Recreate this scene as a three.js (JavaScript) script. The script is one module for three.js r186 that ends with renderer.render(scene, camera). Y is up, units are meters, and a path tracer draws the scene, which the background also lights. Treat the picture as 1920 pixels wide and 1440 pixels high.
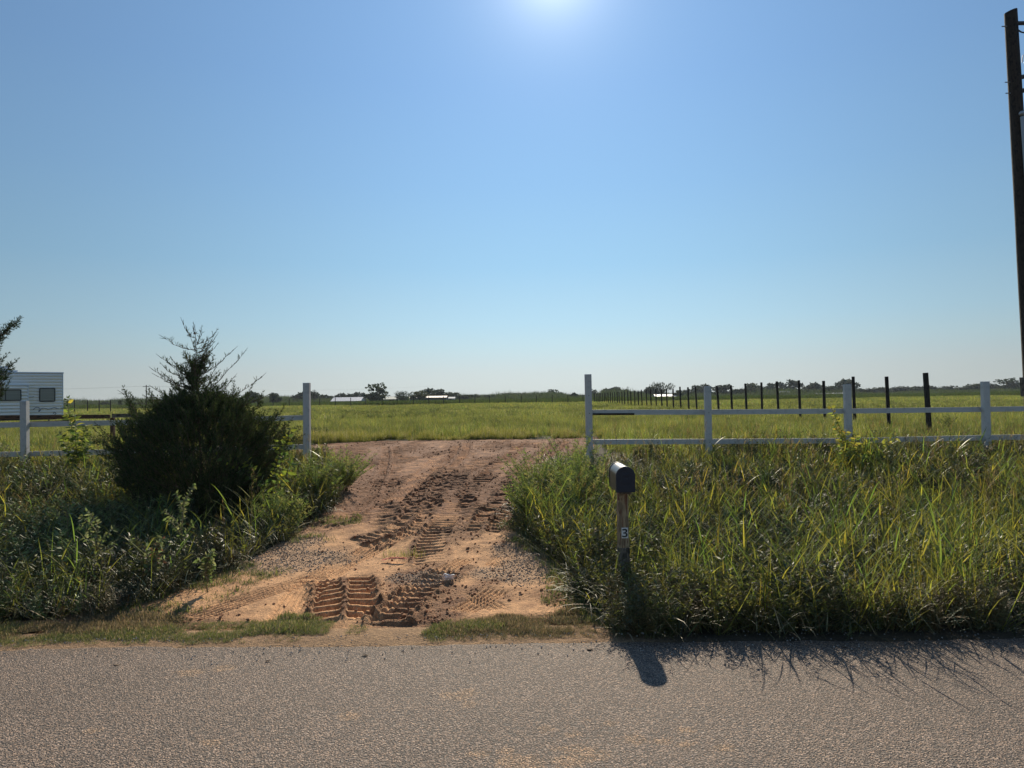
import * as THREE from 'three';
import { mergeGeometries } from 'three/addons/utils/BufferGeometryUtils.js';
import { FontLoader } from 'three/addons/loaders/FontLoader.js';
import { TextGeometry } from 'three/addons/geometries/TextGeometry.js';

// ------------------------------------------------------------------ camera, sky, sun, exposure
const scene = new THREE.Scene();
const camera = new THREE.PerspectiveCamera(56.82, 4 / 3, 0.1, 6000);
camera.position.set(0, 1.78, 0);
camera.rotation.order = 'YXZ';
camera.rotation.set(0.01953, 0, -0.01484);
const renderer = new THREE.WebGLRenderer({ antialias: true });
renderer.toneMapping = THREE.LinearToneMapping;
renderer.toneMappingExposure = 1.3;
renderer.shadowMap.enabled = true;

const DEG = Math.PI / 180;
const sunAz = 3.9 * DEG, sunEl = 31.8 * DEG;
const sunDir = new THREE.Vector3(Math.sin(sunAz) * Math.cos(sunEl), Math.sin(sunEl), -Math.cos(sunAz) * Math.cos(sunEl));
const sun = new THREE.DirectionalLight(new THREE.Color().setRGB(1.0, 0.88, 0.69), 5.0);
sun.position.copy(sunDir).multiplyScalar(120);
sun.castShadow = true;
sun.shadow.mapSize.set(4096, 4096);
Object.assign(sun.shadow.camera, { left: -40, right: 40, top: 40, bottom: -40, near: 1, far: 300 });
scene.add(sun, sun.target);

function lerp(a, b, t) { return a + (b - a) * t; }
function clamp(v, a = 0, b = 1) { return Math.min(b, Math.max(a, v)); }
function smooth(a, b, v) { const t = clamp((v - a) / (b - a)); return t * t * (3 - 2 * t); }
function table(xs, ys, x) {
  if (x <= xs[0]) return ys[0];
  for (let i = 1; i < xs.length; i++) if (x <= xs[i]) return lerp(ys[i - 1], ys[i], (x - xs[i - 1]) / (xs[i] - xs[i - 1]));
  return ys[ys.length - 1];
}
{ // clear morning sky: deep blue overhead, pale at the horizon, glare round the sun
  const W = 1024, Hh = 512, data = new Float32Array(W * Hh * 4);
  const E = [0, 2, 4.1, 6, 10.5, 16.6, 24, 34, 55, 90];
  const R = [0.70, 0.665, 0.578, 0.500, 0.376, 0.310, 0.262, 0.235, 0.190, 0.150];
  const G = [0.755, 0.758, 0.775, 0.750, 0.650, 0.565, 0.490, 0.440, 0.360, 0.290];
  const B = [0.730, 0.765, 0.850, 0.905, 0.905, 0.890, 0.850, 0.790, 0.680, 0.570];
  for (let j = 0; j < Hh; j++) for (let i = 0; i < W; i++) {
    const el = ((j + 0.5) / Hh - 0.5) * Math.PI, az = ((i + 0.5) / W - 0.5) * 2 * Math.PI;
    const dx = Math.cos(el) * Math.cos(az), dy = Math.sin(el), dz = Math.cos(el) * Math.sin(az);
    const e = Math.max(0, el / DEG);
    const g = Math.acos(clamp(dx * sunDir.x + dy * sunDir.y + dz * sunDir.z, -1, 1)) / DEG;
    let da = Math.abs(Math.atan2(dx, -dz) - sunAz) / DEG; if (da > 180) da = 360 - da;
    const side = lerp(0.50 + 0.50 * Math.exp(-da * da / (2 * 24 * 24)), 0.66, smooth(45, 85, e));
    const glow = 1.1 * Math.exp(-g / 2.0) + 0.16 * Math.exp(-g / 6.0);
    const k = 4 * (j * W + i);
    const level = 1 / 1.3; // the camera is exposed for the ground
    data[k] = (table(E, R, e) * side + glow * 0.98) * level;
    data[k + 1] = (table(E, G, e) * side + glow * 0.97) * level;
    data[k + 2] = (table(E, B, e) * side + glow * 0.92) * level;
    data[k + 3] = 1;
  }
  const sky = new THREE.DataTexture(data, W, Hh, THREE.RGBAFormat, THREE.FloatType);
  sky.mapping = THREE.EquirectangularReflectionMapping;
  sky.magFilter = sky.minFilter = THREE.LinearFilter;
  sky.needsUpdate = true;
  scene.background = sky;
  scene.environment = sky;
}
scene.fog = new THREE.FogExp2(new THREE.Color().setRGB(0.80, 0.88, 0.95), 0.00022);

// ------------------------------------------------------------------ helpers
function makeRandom(seed) {
  let a = seed >>> 0;
  return () => { a = (a + 0x6D2B79F5) >>> 0; let t = a; t = Math.imul(t ^ (t >>> 15), t | 1); t ^= t + Math.imul(t ^ (t >>> 7), t | 61); return ((t ^ (t >>> 14)) >>> 0) / 4294967296; };
}
function hash(i, j) { let h = Math.imul(i, 374761393) + Math.imul(j, 668265263); h = Math.imul(h ^ (h >>> 13), 1274126177); return ((h ^ (h >>> 16)) >>> 0) / 4294967296; }
function noise(x, y) {
  const i = Math.floor(x), j = Math.floor(y), u = x - i, v = y - j, a = u * u * (3 - 2 * u), b = v * v * (3 - 2 * v);
  return lerp(lerp(hash(i, j), hash(i + 1, j), a), lerp(hash(i, j + 1), hash(i + 1, j + 1), a), b);
}
function fbm(x, y, o = 4) { let s = 0, a = 0.5, t = 0; for (let k = 0; k < o; k++) { s += a * noise(x + 17.3 * k, y - 9.1 * k); t += a; a *= 0.5; x *= 2.03; y *= 2.03; } return s / t; }

const used = {};
function numbered(name) { const n = used[name] = (used[name] ?? -1) + 1; return n ? `${name}_${String(n).padStart(3, '0')}` : name; }
function tag(o, label, category, group, kind) {
  o.userData.label = label; if (category) o.userData.category = category;
  if (group) o.userData.group = group; if (kind) o.userData.kind = kind;
  return o;
}
function mesh(name, geometry, material, parent) {
  const m = new THREE.Mesh(geometry, material);
  m.name = parent ? name : numbered(name); m.castShadow = m.receiveShadow = true;
  (parent ?? scene).add(m);
  return m;
}
function thing(name, x, y, z, turn = 0) {
  const g = new THREE.Group(); g.name = numbered(name); g.position.set(x, y, z); g.rotation.y = turn; scene.add(g);
  return g;
}
function boxUV(g) { // uv in metres, chosen by the way each face points; u across, v along the height or the long side
  const p = g.attributes.position, n = g.attributes.normal, uv = new Float32Array(p.count * 2);
  for (let i = 0; i < p.count; i++) {
    const ax = Math.abs(n.getX(i)), ay = Math.abs(n.getY(i)), az = Math.abs(n.getZ(i));
    const x = p.getX(i), y = p.getY(i), z = p.getZ(i);
    if (ay > ax && ay > az) { uv[2 * i] = x; uv[2 * i + 1] = z; } else if (ax > az) { uv[2 * i] = z; uv[2 * i + 1] = y; } else { uv[2 * i] = x; uv[2 * i + 1] = y; }
  }
  g.setAttribute('uv', new THREE.BufferAttribute(uv, 2));
  return g;
}
function chamferBox(w, h, l, c = 0.006) { // width x, height y, length z, with chamfered edges; centred
  const s = new THREE.Shape();
  const a = w / 2 - c, b = h / 2 - c;
  s.moveTo(-a, -b); s.lineTo(a, -b); s.lineTo(a, b); s.lineTo(-a, b); s.closePath();
  const g = new THREE.ExtrudeGeometry(s, { depth: l - 2 * c, bevelEnabled: true, bevelThickness: c, bevelSize: c, bevelSegments: 1 });
  g.translate(0, 0, -(l / 2 - c));
  return boxUV(g);
}
function tube(points, r, seg = 8, rad = 6) {
  return new THREE.TubeGeometry(new THREE.CatmullRomCurve3(points.map((p) => new THREE.Vector3(...p))), seg, r, rad, false);
}
class Soup { // many small faces with a colour each, joined into one geometry
  constructor() { this.p = []; this.c = []; this.i = []; }
  v(x, y, z, c) { this.p.push(x, y, z); this.c.push(c[0], c[1], c[2]); return this.p.length / 3 - 1; }
  needle(p, d, len, w, c, roll) { // slim diamond along d
    const s = perp(d, roll), m = 0.42;
    const a = this.v(p[0], p[1], p[2], c);
    const b = this.v(p[0] + d[0] * len * m + s[0] * w, p[1] + d[1] * len * m + s[1] * w, p[2] + d[2] * len * m + s[2] * w, c);
    const e = this.v(p[0] + d[0] * len * m - s[0] * w, p[1] + d[1] * len * m - s[1] * w, p[2] + d[2] * len * m - s[2] * w, c);
    const t = this.v(p[0] + d[0] * len, p[1] + d[1] * len, p[2] + d[2] * len, c);
    this.i.push(a, e, b, b, e, t);
  }
  leaf(p, d, len, w, c, roll, fold = 0.25) { // pointed oval with a folded midrib and a drooping tip
    const s = perp(d, roll), n = cross(d, s);
    const at = (t, k, l) => this.v(...[0, 1, 2].map((q) => p[q] + d[q] * len * t + s[q] * w * k + n[q] * (w * l)), c);
    const a = at(0, 0, 0), m1 = at(0.35, 0, -0.1), m2 = at(0.7, 0, -0.2), t = at(1, 0, -0.5);
    for (const k of [1, -1]) {
      const q1 = at(0.3, k, fold), q2 = at(0.62, 0.8 * k, fold - 0.1);
      if (k > 0) this.i.push(a, m1, q1, q1, m1, q2, m1, m2, q2, m2, t, q2); else this.i.push(a, q1, m1, q1, q2, m1, m1, q2, m2, m2, q2, t);
    }
  }
  blade(x, y, z, az, th, bend, len, w, c, seg = 4, twist = 0) { // grass blade: starts th off plumb, bends over along its length
    let px = x, py = y, pz = z, prev = null;
    for (let k = 0; k <= seg; k++) {
      const t = k / seg, ang = th + bend * t * t, a2 = az + twist * t, ww = w * 0.5 * Math.min(1, 0.6 + 1.6 * t) * (1 - Math.pow(t, 2.2));
      const sx = -Math.sin(a2) * ww, sz = Math.cos(a2) * ww;
      if (k === seg) { const e = this.v(px, py, pz, c); this.i.push(prev[0], prev[1], e); break; }
      const l = this.v(px - sx, py, pz - sz, c), r = this.v(px + sx, py, pz + sz, c);
      if (prev) this.i.push(prev[0], prev[1], r, prev[0], r, l);
      prev = [l, r];
      const st = len / seg;
      px += Math.sin(ang) * Math.cos(a2) * st; pz += Math.sin(ang) * Math.sin(a2) * st; py += Math.cos(ang) * st;
    }
    return [px, py, pz];
  }
  stick(a, b, r0, r1, c, n = 4) { // tapered twig between two points
    const d = norm([b[0] - a[0], b[1] - a[1], b[2] - a[2]]), s = perp(d, 0), q = cross(d, s), ring = [];
    for (const [p, r] of [[a, r0], [b, r1]]) for (let k = 0; k < n; k++) {
      const t = k / n * 2 * Math.PI, u = Math.cos(t) * r, w = Math.sin(t) * r;
      ring.push(this.v(p[0] + s[0] * u + q[0] * w, p[1] + s[1] * u + q[1] * w, p[2] + s[2] * u + q[2] * w, c));
    }
    for (let k = 0; k < n; k++) { const l = (k + 1) % n; this.i.push(ring[k], ring[l], ring[n + l], ring[k], ring[n + l], ring[n + k]); }
  }
  build() {
    const g = new THREE.BufferGeometry();
    g.setAttribute('position', new THREE.BufferAttribute(new Float32Array(this.p), 3));
    g.setAttribute('color', new THREE.BufferAttribute(new Float32Array(this.c), 3));
    g.setIndex(this.i); g.computeVertexNormals();
    return g;
  }
}
function norm(a) { const l = Math.hypot(...a) || 1; return [a[0] / l, a[1] / l, a[2] / l]; }
function cross(a, b) { return [a[1] * b[2] - a[2] * b[1], a[2] * b[0] - a[0] * b[2], a[0] * b[1] - a[1] * b[0]]; }
function perp(d, roll) {
  const s = norm(cross(d, Math.abs(d[1]) < 0.9 ? [0, 1, 0] : [1, 0, 0])), q = cross(d, s), c = Math.cos(roll), n = Math.sin(roll);
  return [s[0] * c + q[0] * n, s[1] * c + q[1] * n, s[2] * c + q[2] * n];
}
function tint(c, rnd, amount = 0.25) { const k = 1 + (rnd() - 0.5) * 2 * amount, w = 1 + (rnd() - 0.5) * amount; return [c[0] * k * w, c[1] * k, c[2] * k]; }

function texture(w, h, metresX, metresY, fn, srgb) { // fn(i, j) -> grey 0..1 or [r, g, b] 0..255
  const d = new Uint8Array(w * h * 4);
  for (let j = 0; j < h; j++) for (let i = 0; i < w; i++) {
    const v = fn(i, j), k = 4 * (j * w + i);
    if (typeof v === 'number') d[k] = d[k + 1] = d[k + 2] = clamp(v) * 255; else { d[k] = v[0]; d[k + 1] = v[1]; d[k + 2] = v[2]; }
    d[k + 3] = 255;
  }
  const t = new THREE.DataTexture(d, w, h, THREE.RGBAFormat);
  t.wrapS = t.wrapT = THREE.RepeatWrapping; t.magFilter = THREE.LinearFilter; t.minFilter = THREE.LinearMipmapLinearFilter;
  t.repeat.set(1 / metresX, 1 / metresY); if (srgb) t.colorSpace = THREE.SRGBColorSpace;
  t.needsUpdate = true;
  return t;
}
function wrapNoise(w, h, cells, seed) { // a value noise that repeats at the edges of the picture
  const r = makeRandom(seed), cx = cells, cy = Math.max(1, Math.round(cells * h / w)), g = Float32Array.from({ length: cx * cy }, r);
  return (i, j) => {
    const x = i / w * cx, y = j / h * cy, a = Math.floor(x), b = Math.floor(y), u = x - a, v = y - b, s = u * u * (3 - 2 * u), t = v * v * (3 - 2 * v);
    const q = (m, n) => g[((n % cy) + cy) % cy * cx + ((m % cx) + cx) % cx];
    return lerp(lerp(q(a, b), q(a + 1, b), s), lerp(q(a, b + 1), q(a + 1, b + 1), s), t);
  };
}

// ------------------------------------------------------------------ lie of the land: x to the right, d metres ahead of the camera
const driveD = [5.0, 6.0, 8.0, 10.0, 13.0, 17.0, 22.0], driveH = [0, 0, 0.05, 0.20, 0.42, 0.55, 0.60];
const sideD = [5.2, 6.0, 7.0, 8.3, 9.6, 11.5, 13.3, 16.0, 22.0], sideH = [0, -0.05, -0.16, -0.22, -0.10, 0.20, 0.40, 0.52, 0.60];
const edgeD = [5.2, 6.1, 7.0, 7.8, 8.9, 10.4, 12.5, 15.6, 20.4, 22];
const edgeL = [-3.7, -3.28, -2.96, -2.83, -2.6, -2.58, -3.05, -4.3, -6.2, -6.6];
const edgeR = [0.62, 0.42, 0.48, 0.30, -0.02, 0.0, 0.40, 1.15, 2.05, 2.4];
const leftEdge = (d) => table(edgeD, edgeL, d), rightEdge = (d) => table(edgeD, edgeR, d);
function onDrive(x, d, soft = 0.45) { return smooth(-soft, 0.1, x - leftEdge(d)) * smooth(-soft, 0.1, rightEdge(d) - x); }
const farEnd = (x) => 20.3 + 0.9 * (fbm(x * 0.7, 3.1, 3) - 0.5) + 0.05 * x;
function landHeight(x, d) {
  if (d < 5.2) return d > -2 ? -0.04 : -0.04 * smooth(-6, -2, d);
  const w = onDrive(x, d, 1.0);
  const h = lerp(table(sideD, sideH, d), table(driveD, driveH, d), w);
  const rough = smooth(5.2, 8, d) * (1 - w * 0.8) * 0.09 * (fbm(x * 0.9, d * 0.9, 3) - 0.5);
  return h + rough;
}
function inPatch(x, d) { return smooth(0, 0.35, x - leftEdge(d) + 0.55) * smooth(0, 0.35, rightEdge(d) + 0.55 - x) * smooth(5.55, 5.95, d) * (1 - smooth(farEnd(x) + 0.1, farEnd(x) + 0.8, d)); }

// ------------------------------------------------------------------ surface textures
const grain = wrapNoise(512, 512, 256, 11), grain2 = wrapNoise(512, 512, 64, 12), grain3 = wrapNoise(512, 512, 18, 13);
const soilBump = texture(512, 512, 1.1, 1.1, (i, j) => 0.45 * grain(i, j) + 0.35 * grain2(i, j) + 0.2 * grain3(i, j));
const soilColor = texture(512, 512, 1.1, 1.1, (i, j) => { const k = 175 + 62 * (grain(i, j) - 0.4) + 40 * (grain2(i, j) - 0.5) + 22 * (grain3(i, j) - 0.5); return [k, k * 0.985, k * 0.965]; }, true);
function chipSeal() { // stones of five to nine millimetres set in dark binder
  const N = 1024, M = 1.7, h = new Float32Array(N * N), c = new Uint8Array(N * N * 3).fill(0), r = makeRandom(77);
  for (let k = 0; k < N * N; k++) { const t = 62 + 14 * r(); c[3 * k] = t; c[3 * k + 1] = t * 0.93; c[3 * k + 2] = t * 0.87; }
  for (let s = 0; s < 62000; s++) {
    const x = r() * N, y = r() * N, rx = 1.7 + 2.2 * r(), ry = 1.5 + 1.8 * r(), a = r() * Math.PI, top = 0.45 + 0.55 * r();
    const pale = Math.pow(r(), 1.6), warm = r(), base = 86 + 104 * pale, col = [base, base * lerp(0.95, 0.86, warm), base * lerp(0.92, 0.74, warm)];
    const ca = Math.cos(a), sa = Math.sin(a), R = Math.ceil(Math.max(rx, ry));
    for (let v = -R; v <= R; v++) for (let u = -R; u <= R; u++) {
      const p = (u * ca + v * sa) / rx, q = (-u * sa + v * ca) / ry, e = p * p + q * q;
      if (e > 1) continue;
      const z = top * Math.pow(1 - e, 0.4) + 0.08 * p, k = ((Math.floor(y) + v + N) % N) * N + (Math.floor(x) + u + N) % N;
      if (z > h[k]) { h[k] = z; c[3 * k] = col[0]; c[3 * k + 1] = col[1]; c[3 * k + 2] = col[2]; }
    }
  }
  return [texture(N, N, M, M, (i, j) => h[j * N + i]), texture(N, N, M, M, (i, j) => { const k = 3 * (j * N + i); return [c[k], c[k + 1], c[k + 2]]; }, true)];
}
const [chipBump, chipColor] = chipSeal();
function woodTexture(seed, streaks, dirt) {
  const a = wrapNoise(256, 512, 64, seed), b = wrapNoise(256, 512, 8, seed + 1), fine = wrapNoise(256, 512, 128, seed + 2);
  return (i, j) => { const s = a(i, j * 0.06), k = b(i, j), f = fine(i, j * 0.2); return 1 - streaks * (0.5 * s + 0.5 * f) - dirt * smooth(0.6, 0.85, k); };
}
const paintWear = woodTexture(31, 0.10, 0.05), rawWood = woodTexture(41, 0.55, 0.25);
const paintMap = texture(256, 512, 0.4, 0.9, (i, j) => { const v = paintWear(i, j); return [236 * v, 236 * v, 238 * v]; }, true);
const woodMap = texture(256, 512, 0.35, 0.9, (i, j) => { const v = rawWood(i, j); return [235 * v, 228 * v, 220 * v]; }, true);
const woodBump = texture(256, 512, 0.35, 0.9, (i, j) => rawWood(i, j));

// ------------------------------------------------------------------ materials
const std = (o) => new THREE.MeshStandardMaterial(o);
const rgb = (r, g, b) => new THREE.Color().setRGB(r, g, b);
const M = {
  land: std({ vertexColors: true, map: soilColor, bumpMap: soilBump, bumpScale: 0.02, roughness: 1 }),
  dirt: std({ vertexColors: true, map: soilColor, bumpMap: soilBump, bumpScale: 0.014, roughness: 0.97 }),
  road: std({ vertexColors: true, map: chipColor, bumpMap: chipBump, bumpScale: 0.0085, roughness: 0.8 }),
  whitePaint: std({ color: rgb(0.70, 0.665, 0.61), map: paintMap, bumpMap: woodBump, bumpScale: 0.001, roughness: 0.6 }),
  bareWood: std({ color: rgb(0.10, 0.075, 0.055), map: woodMap, bumpMap: woodBump, bumpScale: 0.004, roughness: 0.95 }),
  darkWood: std({ color: rgb(0.075, 0.06, 0.048), map: woodMap, bumpMap: woodBump, bumpScale: 0.004, roughness: 0.9 }),
  brownWood: std({ color: rgb(0.24, 0.115, 0.06), map: woodMap, bumpMap: woodBump, bumpScale: 0.003, roughness: 0.85 }),
  greyWood: std({ color: rgb(0.34, 0.30, 0.25), map: woodMap, bumpMap: woodBump, bumpScale: 0.003, roughness: 0.9 }),
  poleWood: std({ color: rgb(0.085, 0.062, 0.045), map: woodMap, bumpMap: woodBump, bumpScale: 0.006, roughness: 0.9 }),
  steel: std({ color: rgb(0.34, 0.35, 0.36), roughness: 0.5, metalness: 0.7 }),
  darkSteel: std({ color: rgb(0.06, 0.06, 0.065), roughness: 0.55, metalness: 0.4 }),
  porcelain: std({ color: rgb(0.30, 0.30, 0.31), roughness: 0.25 }),
  leaf: new THREE.MeshPhysicalMaterial({ vertexColors: true, roughness: 1, transmission: 0.52, thickness: 0, specularIntensity: 0.5, side: THREE.DoubleSide }),
  blade: new THREE.MeshPhysicalMaterial({ vertexColors: true, roughness: 1, transmission: 0.62, thickness: 0, specularIntensity: 0.5, side: THREE.DoubleSide }),
  dullLeaf: std({ vertexColors: true, roughness: 0.62, side: THREE.DoubleSide }),
  glossLeaf: std({ vertexColors: true, roughness: 0.5, side: THREE.DoubleSide }),
  needle: new THREE.MeshPhysicalMaterial({ vertexColors: true, roughness: 1, transmission: 0.18, thickness: 0, specularIntensity: 0.4, side: THREE.DoubleSide }),
  farLeaf: new THREE.MeshPhysicalMaterial({ vertexColors: true, roughness: 1, transmission: 0.22, thickness: 0, specularIntensity: 0.3, side: THREE.DoubleSide }),
  twig: std({ vertexColors: true, roughness: 0.95 }),
  stone: std({ color: rgb(1, 1, 1), roughness: 0.9 }),
};

// ------------------------------------------------------------------ the setting: ground, road, driveway
{
  const xs = [], ds = [];
  for (let x = -13; x <= 13.001; x += 0.2) xs.push(x);
  for (let s = 0.35, x = 13; x < 2200; s *= 1.17) { x += s; xs.push(x); xs.unshift(-x); }
  for (let d = 5; d <= 26.001; d += 0.2) ds.push(d);
  for (let s = 0.3, d = 26; d < 3200; s *= 1.12) { d += s; ds.push(d); }
  for (let s = 0.4, d = 5; d > -300; s *= 1.3) { d -= s; ds.unshift(d); }
  const p = [], c = [], uv = [], idx = [];
  for (const d of ds) for (const x of xs) {
    p.push(x, landHeight(x, d) - 0.16 * inPatch(x, d), -d); uv.push(x, d);
    const n = fbm(x * 0.35, d * 0.35, 4), f = smooth(14, 24, d);
    const thatch = [lerp(0.07, 0.13, n), lerp(0.052, 0.092, n), lerp(0.028, 0.045, n)], meadow = [lerp(0.10, 0.17, n), lerp(0.11, 0.175, n), lerp(0.035, 0.05, n)];
    const sandy = smooth(4.6, 5.1, d) * smooth(6.6, 5.9, d) * smooth(-7, -4, x) * smooth(1.4, 0.6, x);
    for (let k = 0; k < 3; k++) c.push(lerp(lerp(thatch[k], meadow[k], f), [0.58, 0.36, 0.19][k] * (0.7 + 0.5 * n), sandy));
  }
  const w = xs.length;
  for (let j = 0; j < ds.length - 1; j++) for (let i = 0; i < w - 1; i++) { const a = j * w + i; idx.push(a, a + 1, a + w + 1, a, a + w + 1, a + w); }
  const g = new THREE.BufferGeometry();
  g.setAttribute('position', new THREE.Float32BufferAttribute(p, 3)); g.setAttribute('color', new THREE.Float32BufferAttribute(c, 3)); g.setAttribute('uv', new THREE.Float32BufferAttribute(uv, 2));
  g.setIndex(idx); g.computeVertexNormals();
  tag(mesh('ground', g, M.land), 'flat grassy ground running out to the horizon', null, null, 'structure');
}
const roadEdge = (x) => 5.26 + 0.09 * (fbm(x * 1.7, 8.2, 4) - 0.5) + 0.05 * (noise(x * 9, 2.2) - 0.5) - 0.012 * x;
{ // chip seal road, a little sand tracked on to it
  const p = [], c = [], uv = [], idx = [], xs = [], rows = 96;
  for (let x = -60; x < -6; x += 1.5) xs.push(x);
  for (let x = -6; x <= 6.001; x += 0.03) xs.push(x);
  for (let x = 7.5; x <= 60; x += 1.5) xs.push(x);
  const spots = [[0.32, 3.58, 0.15], [0.24, 3.5, 0.08], [0.02, 3.48, 0.12], [0.62, 3.72, 0.07], [0.74, 3.70, 0.06], [0.86, 3.66, 0.05], [-0.33, 4.30, 0.11], [-0.28, 4.18, 0.05], [0.16, 3.85, 0.06], [0.29, 3.78, 0.05], [-0.93, 4.05, 0.08],
    [-1.6, 3.75, 0.07], [0.9, 3.80, 0.05], [-0.2, 3.60, 0.06], [0.5, 3.9, 0.04], [-2.15, 4.72, 0.10], [-1.95, 4.78, 0.07], [1.05, 3.62, 0.06], [0.38, 3.95, 0.03], [-0.05, 3.62, 0.05], [-2.3, 3.9, 0.05]];
  for (let j = 0; j <= rows; j++) for (const x of xs) {
    const far = roadEdge(x), t = j / rows, d = j < 8 ? lerp(-1.9, 3.2, j / 8) : lerp(3.2, far, (j - 8) / (rows - 8));
    p.push(x, (d > far - 0.10 ? -0.02 * (d - far + 0.10) / 0.10 : 0) + 0.010 * (fbm(x * 0.8, d * 0.8, 2) - 0.5), -d); uv.push(x, d);
    let s = 0;
    for (const [a, b, r] of spots) { const q = Math.hypot((x - a) * 0.8, d - b) / (r * 0.72); if (q < 2) s = Math.max(s, smooth(0.62, 0.46, q * 0.5 + 0.55 * (fbm(x * 11, d * 19, 3) - 0.42))); }
    const edgeDirt = smooth(0.30, 0.0, far - d + 0.35 * (fbm(x * 2.4, d * 6, 3) - 0.55)) * 0.6;
    const n = 0.86 + 0.28 * fbm(x * 1.1, d * 1.6, 4), road = [0.92 * n, 0.80 * n, 0.69 * n];
    for (let k = 0; k < 3; k++) c.push(lerp(lerp(road[k], [0.70, 0.55, 0.40][k], edgeDirt), [1.55, 1.16, 0.74][k], s * 0.62));
  }
  const w = xs.length;
  for (let j = 0; j < rows; j++) for (let i = 0; i < w - 1; i++) { const a = j * w + i; idx.push(a, a + 1, a + w + 1, a, a + w + 1, a + w); }
  const g = new THREE.BufferGeometry();
  g.setAttribute('position', new THREE.Float32BufferAttribute(p, 3)); g.setAttribute('color', new THREE.Float32BufferAttribute(c, 3)); g.setAttribute('uv', new THREE.Float32BufferAttribute(uv, 2));
  g.setIndex(idx); g.computeVertexNormals();
  tag(mesh('road', g, M.road), 'grey chip seal road with specks of tracked sand', null, null, 'structure');
}

// tyre tracks pressed into the driveway: path points (x, d), width, kind, depth
const tracks = [
  { path: [[-1.41, 5.82], [-1.54, 6.49], [-1.73, 7.18]], w: 0.52, kind: 'lug', depth: 0.065, pitch: 0.155 },
  { path: [[-1.10, 5.70], [-0.95, 6.31], [-0.84, 6.80], [-0.60, 7.42]], w: 0.30, kind: 'bar', depth: 0.032, pitch: 0.15 },
  { path: [[-0.88, 7.44], [-0.98, 8.37], [-0.85, 9.96], [-0.53, 12.3], [-0.02, 16.1], [0.3, 19.5]], w: 0.34, kind: 'bar', depth: 0.022, pitch: 0.125 },
  { path: [[-1.90, 8.38], [-1.46, 8.87], [-1.34, 10.3], [-1.37, 12.4], [-1.25, 16.3], [-1.4, 19.5]], w: 0.46, kind: 'lug', depth: 0.020, pitch: 0.13 },
  { path: [[-0.42, 8.8], [-0.1, 10.6], [0.4, 14.2], [1.0, 17.2], [1.4, 19.6]], w: 0.46, kind: 'lug', depth: 0.022, pitch: 0.14 },
  { path: [[-2.55, 9.1], [-2.2, 9.6], [-2.1, 11.0], [-2.5, 14.5], [-3.2, 18.5]], w: 0.44, kind: 'lug', depth: 0.018, pitch: 0.13 },
  { path: [[-0.2, 11.5], [0.2, 13.5], [0.9, 16.0], [1.3, 18.0]], w: 0.3, kind: 'bar', depth: 0.018, pitch: 0.14 },
  { path: [[-1.88, 5.8], [-1.97, 6.94], [-1.89, 7.43], [-1.68, 8.19], [-1.32, 9.12]], w: 0.36, kind: 'rib', depth: 0.018 },
  { path: [[-2.75, 5.9], [-2.39, 6.46], [-2.11, 6.95], [-1.95, 7.3]], w: 0.28, kind: 'rib', depth: 0.016 },
  { path: [[-1.27, 5.8], [-1.01, 6.55], [-0.73, 7.26], [-0.5, 7.9]], w: 0.22, kind: 'rib', depth: 0.005 },
  { path: [[-1.85, 10.6], [-1.67, 12.9], [-1.62, 16.3]], w: 0.34, kind: 'rib', depth: 0.02 },
  { path: [[-0.50, 5.95], [-0.12, 6.72]], w: 0.26, kind: 'rib', depth: 0.014 },
  { path: [[-0.42, 6.55], [-0.10, 5.98]], w: 0.2, kind: 'rib', depth: 0.012 },
  { path: [[-0.25, 7.4], [0.05, 8.3]], w: 0.24, kind: 'rib', depth: 0.012 },
];
for (const t of tracks) { // smooth the paths into short pieces
  const c = new THREE.CatmullRomCurve3(t.path.map(([x, d]) => new THREE.Vector3(x, 0, d)));
  t.pts = c.getSpacedPoints(Math.max(6, Math.ceil(c.getLength() / 0.3))).map((v) => [v.x, v.z]); t.len = c.getLength();
}
function onTrack(t, x, d) { // [distance along, distance across] or null
  let best = 1e9, out = null, run = 0;
  for (let k = 0; k < t.pts.length - 1; k++) {
    const [ax, ay] = t.pts[k], [bx, by] = t.pts[k + 1], ux = bx - ax, uy = by - ay, L = Math.hypot(ux, uy);
    const s = clamp(((x - ax) * ux + (d - ay) * uy) / (L * L)), e = Math.hypot(x - ax - ux * s, d - ay - uy * s);
    if (e < best) { best = e; out = [run + s * L, Math.sign(ux * (d - ay) - uy * (x - ax)) * e]; }
    run += L;
  }
  return best < t.w * 0.9 ? out : null;
}
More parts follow.
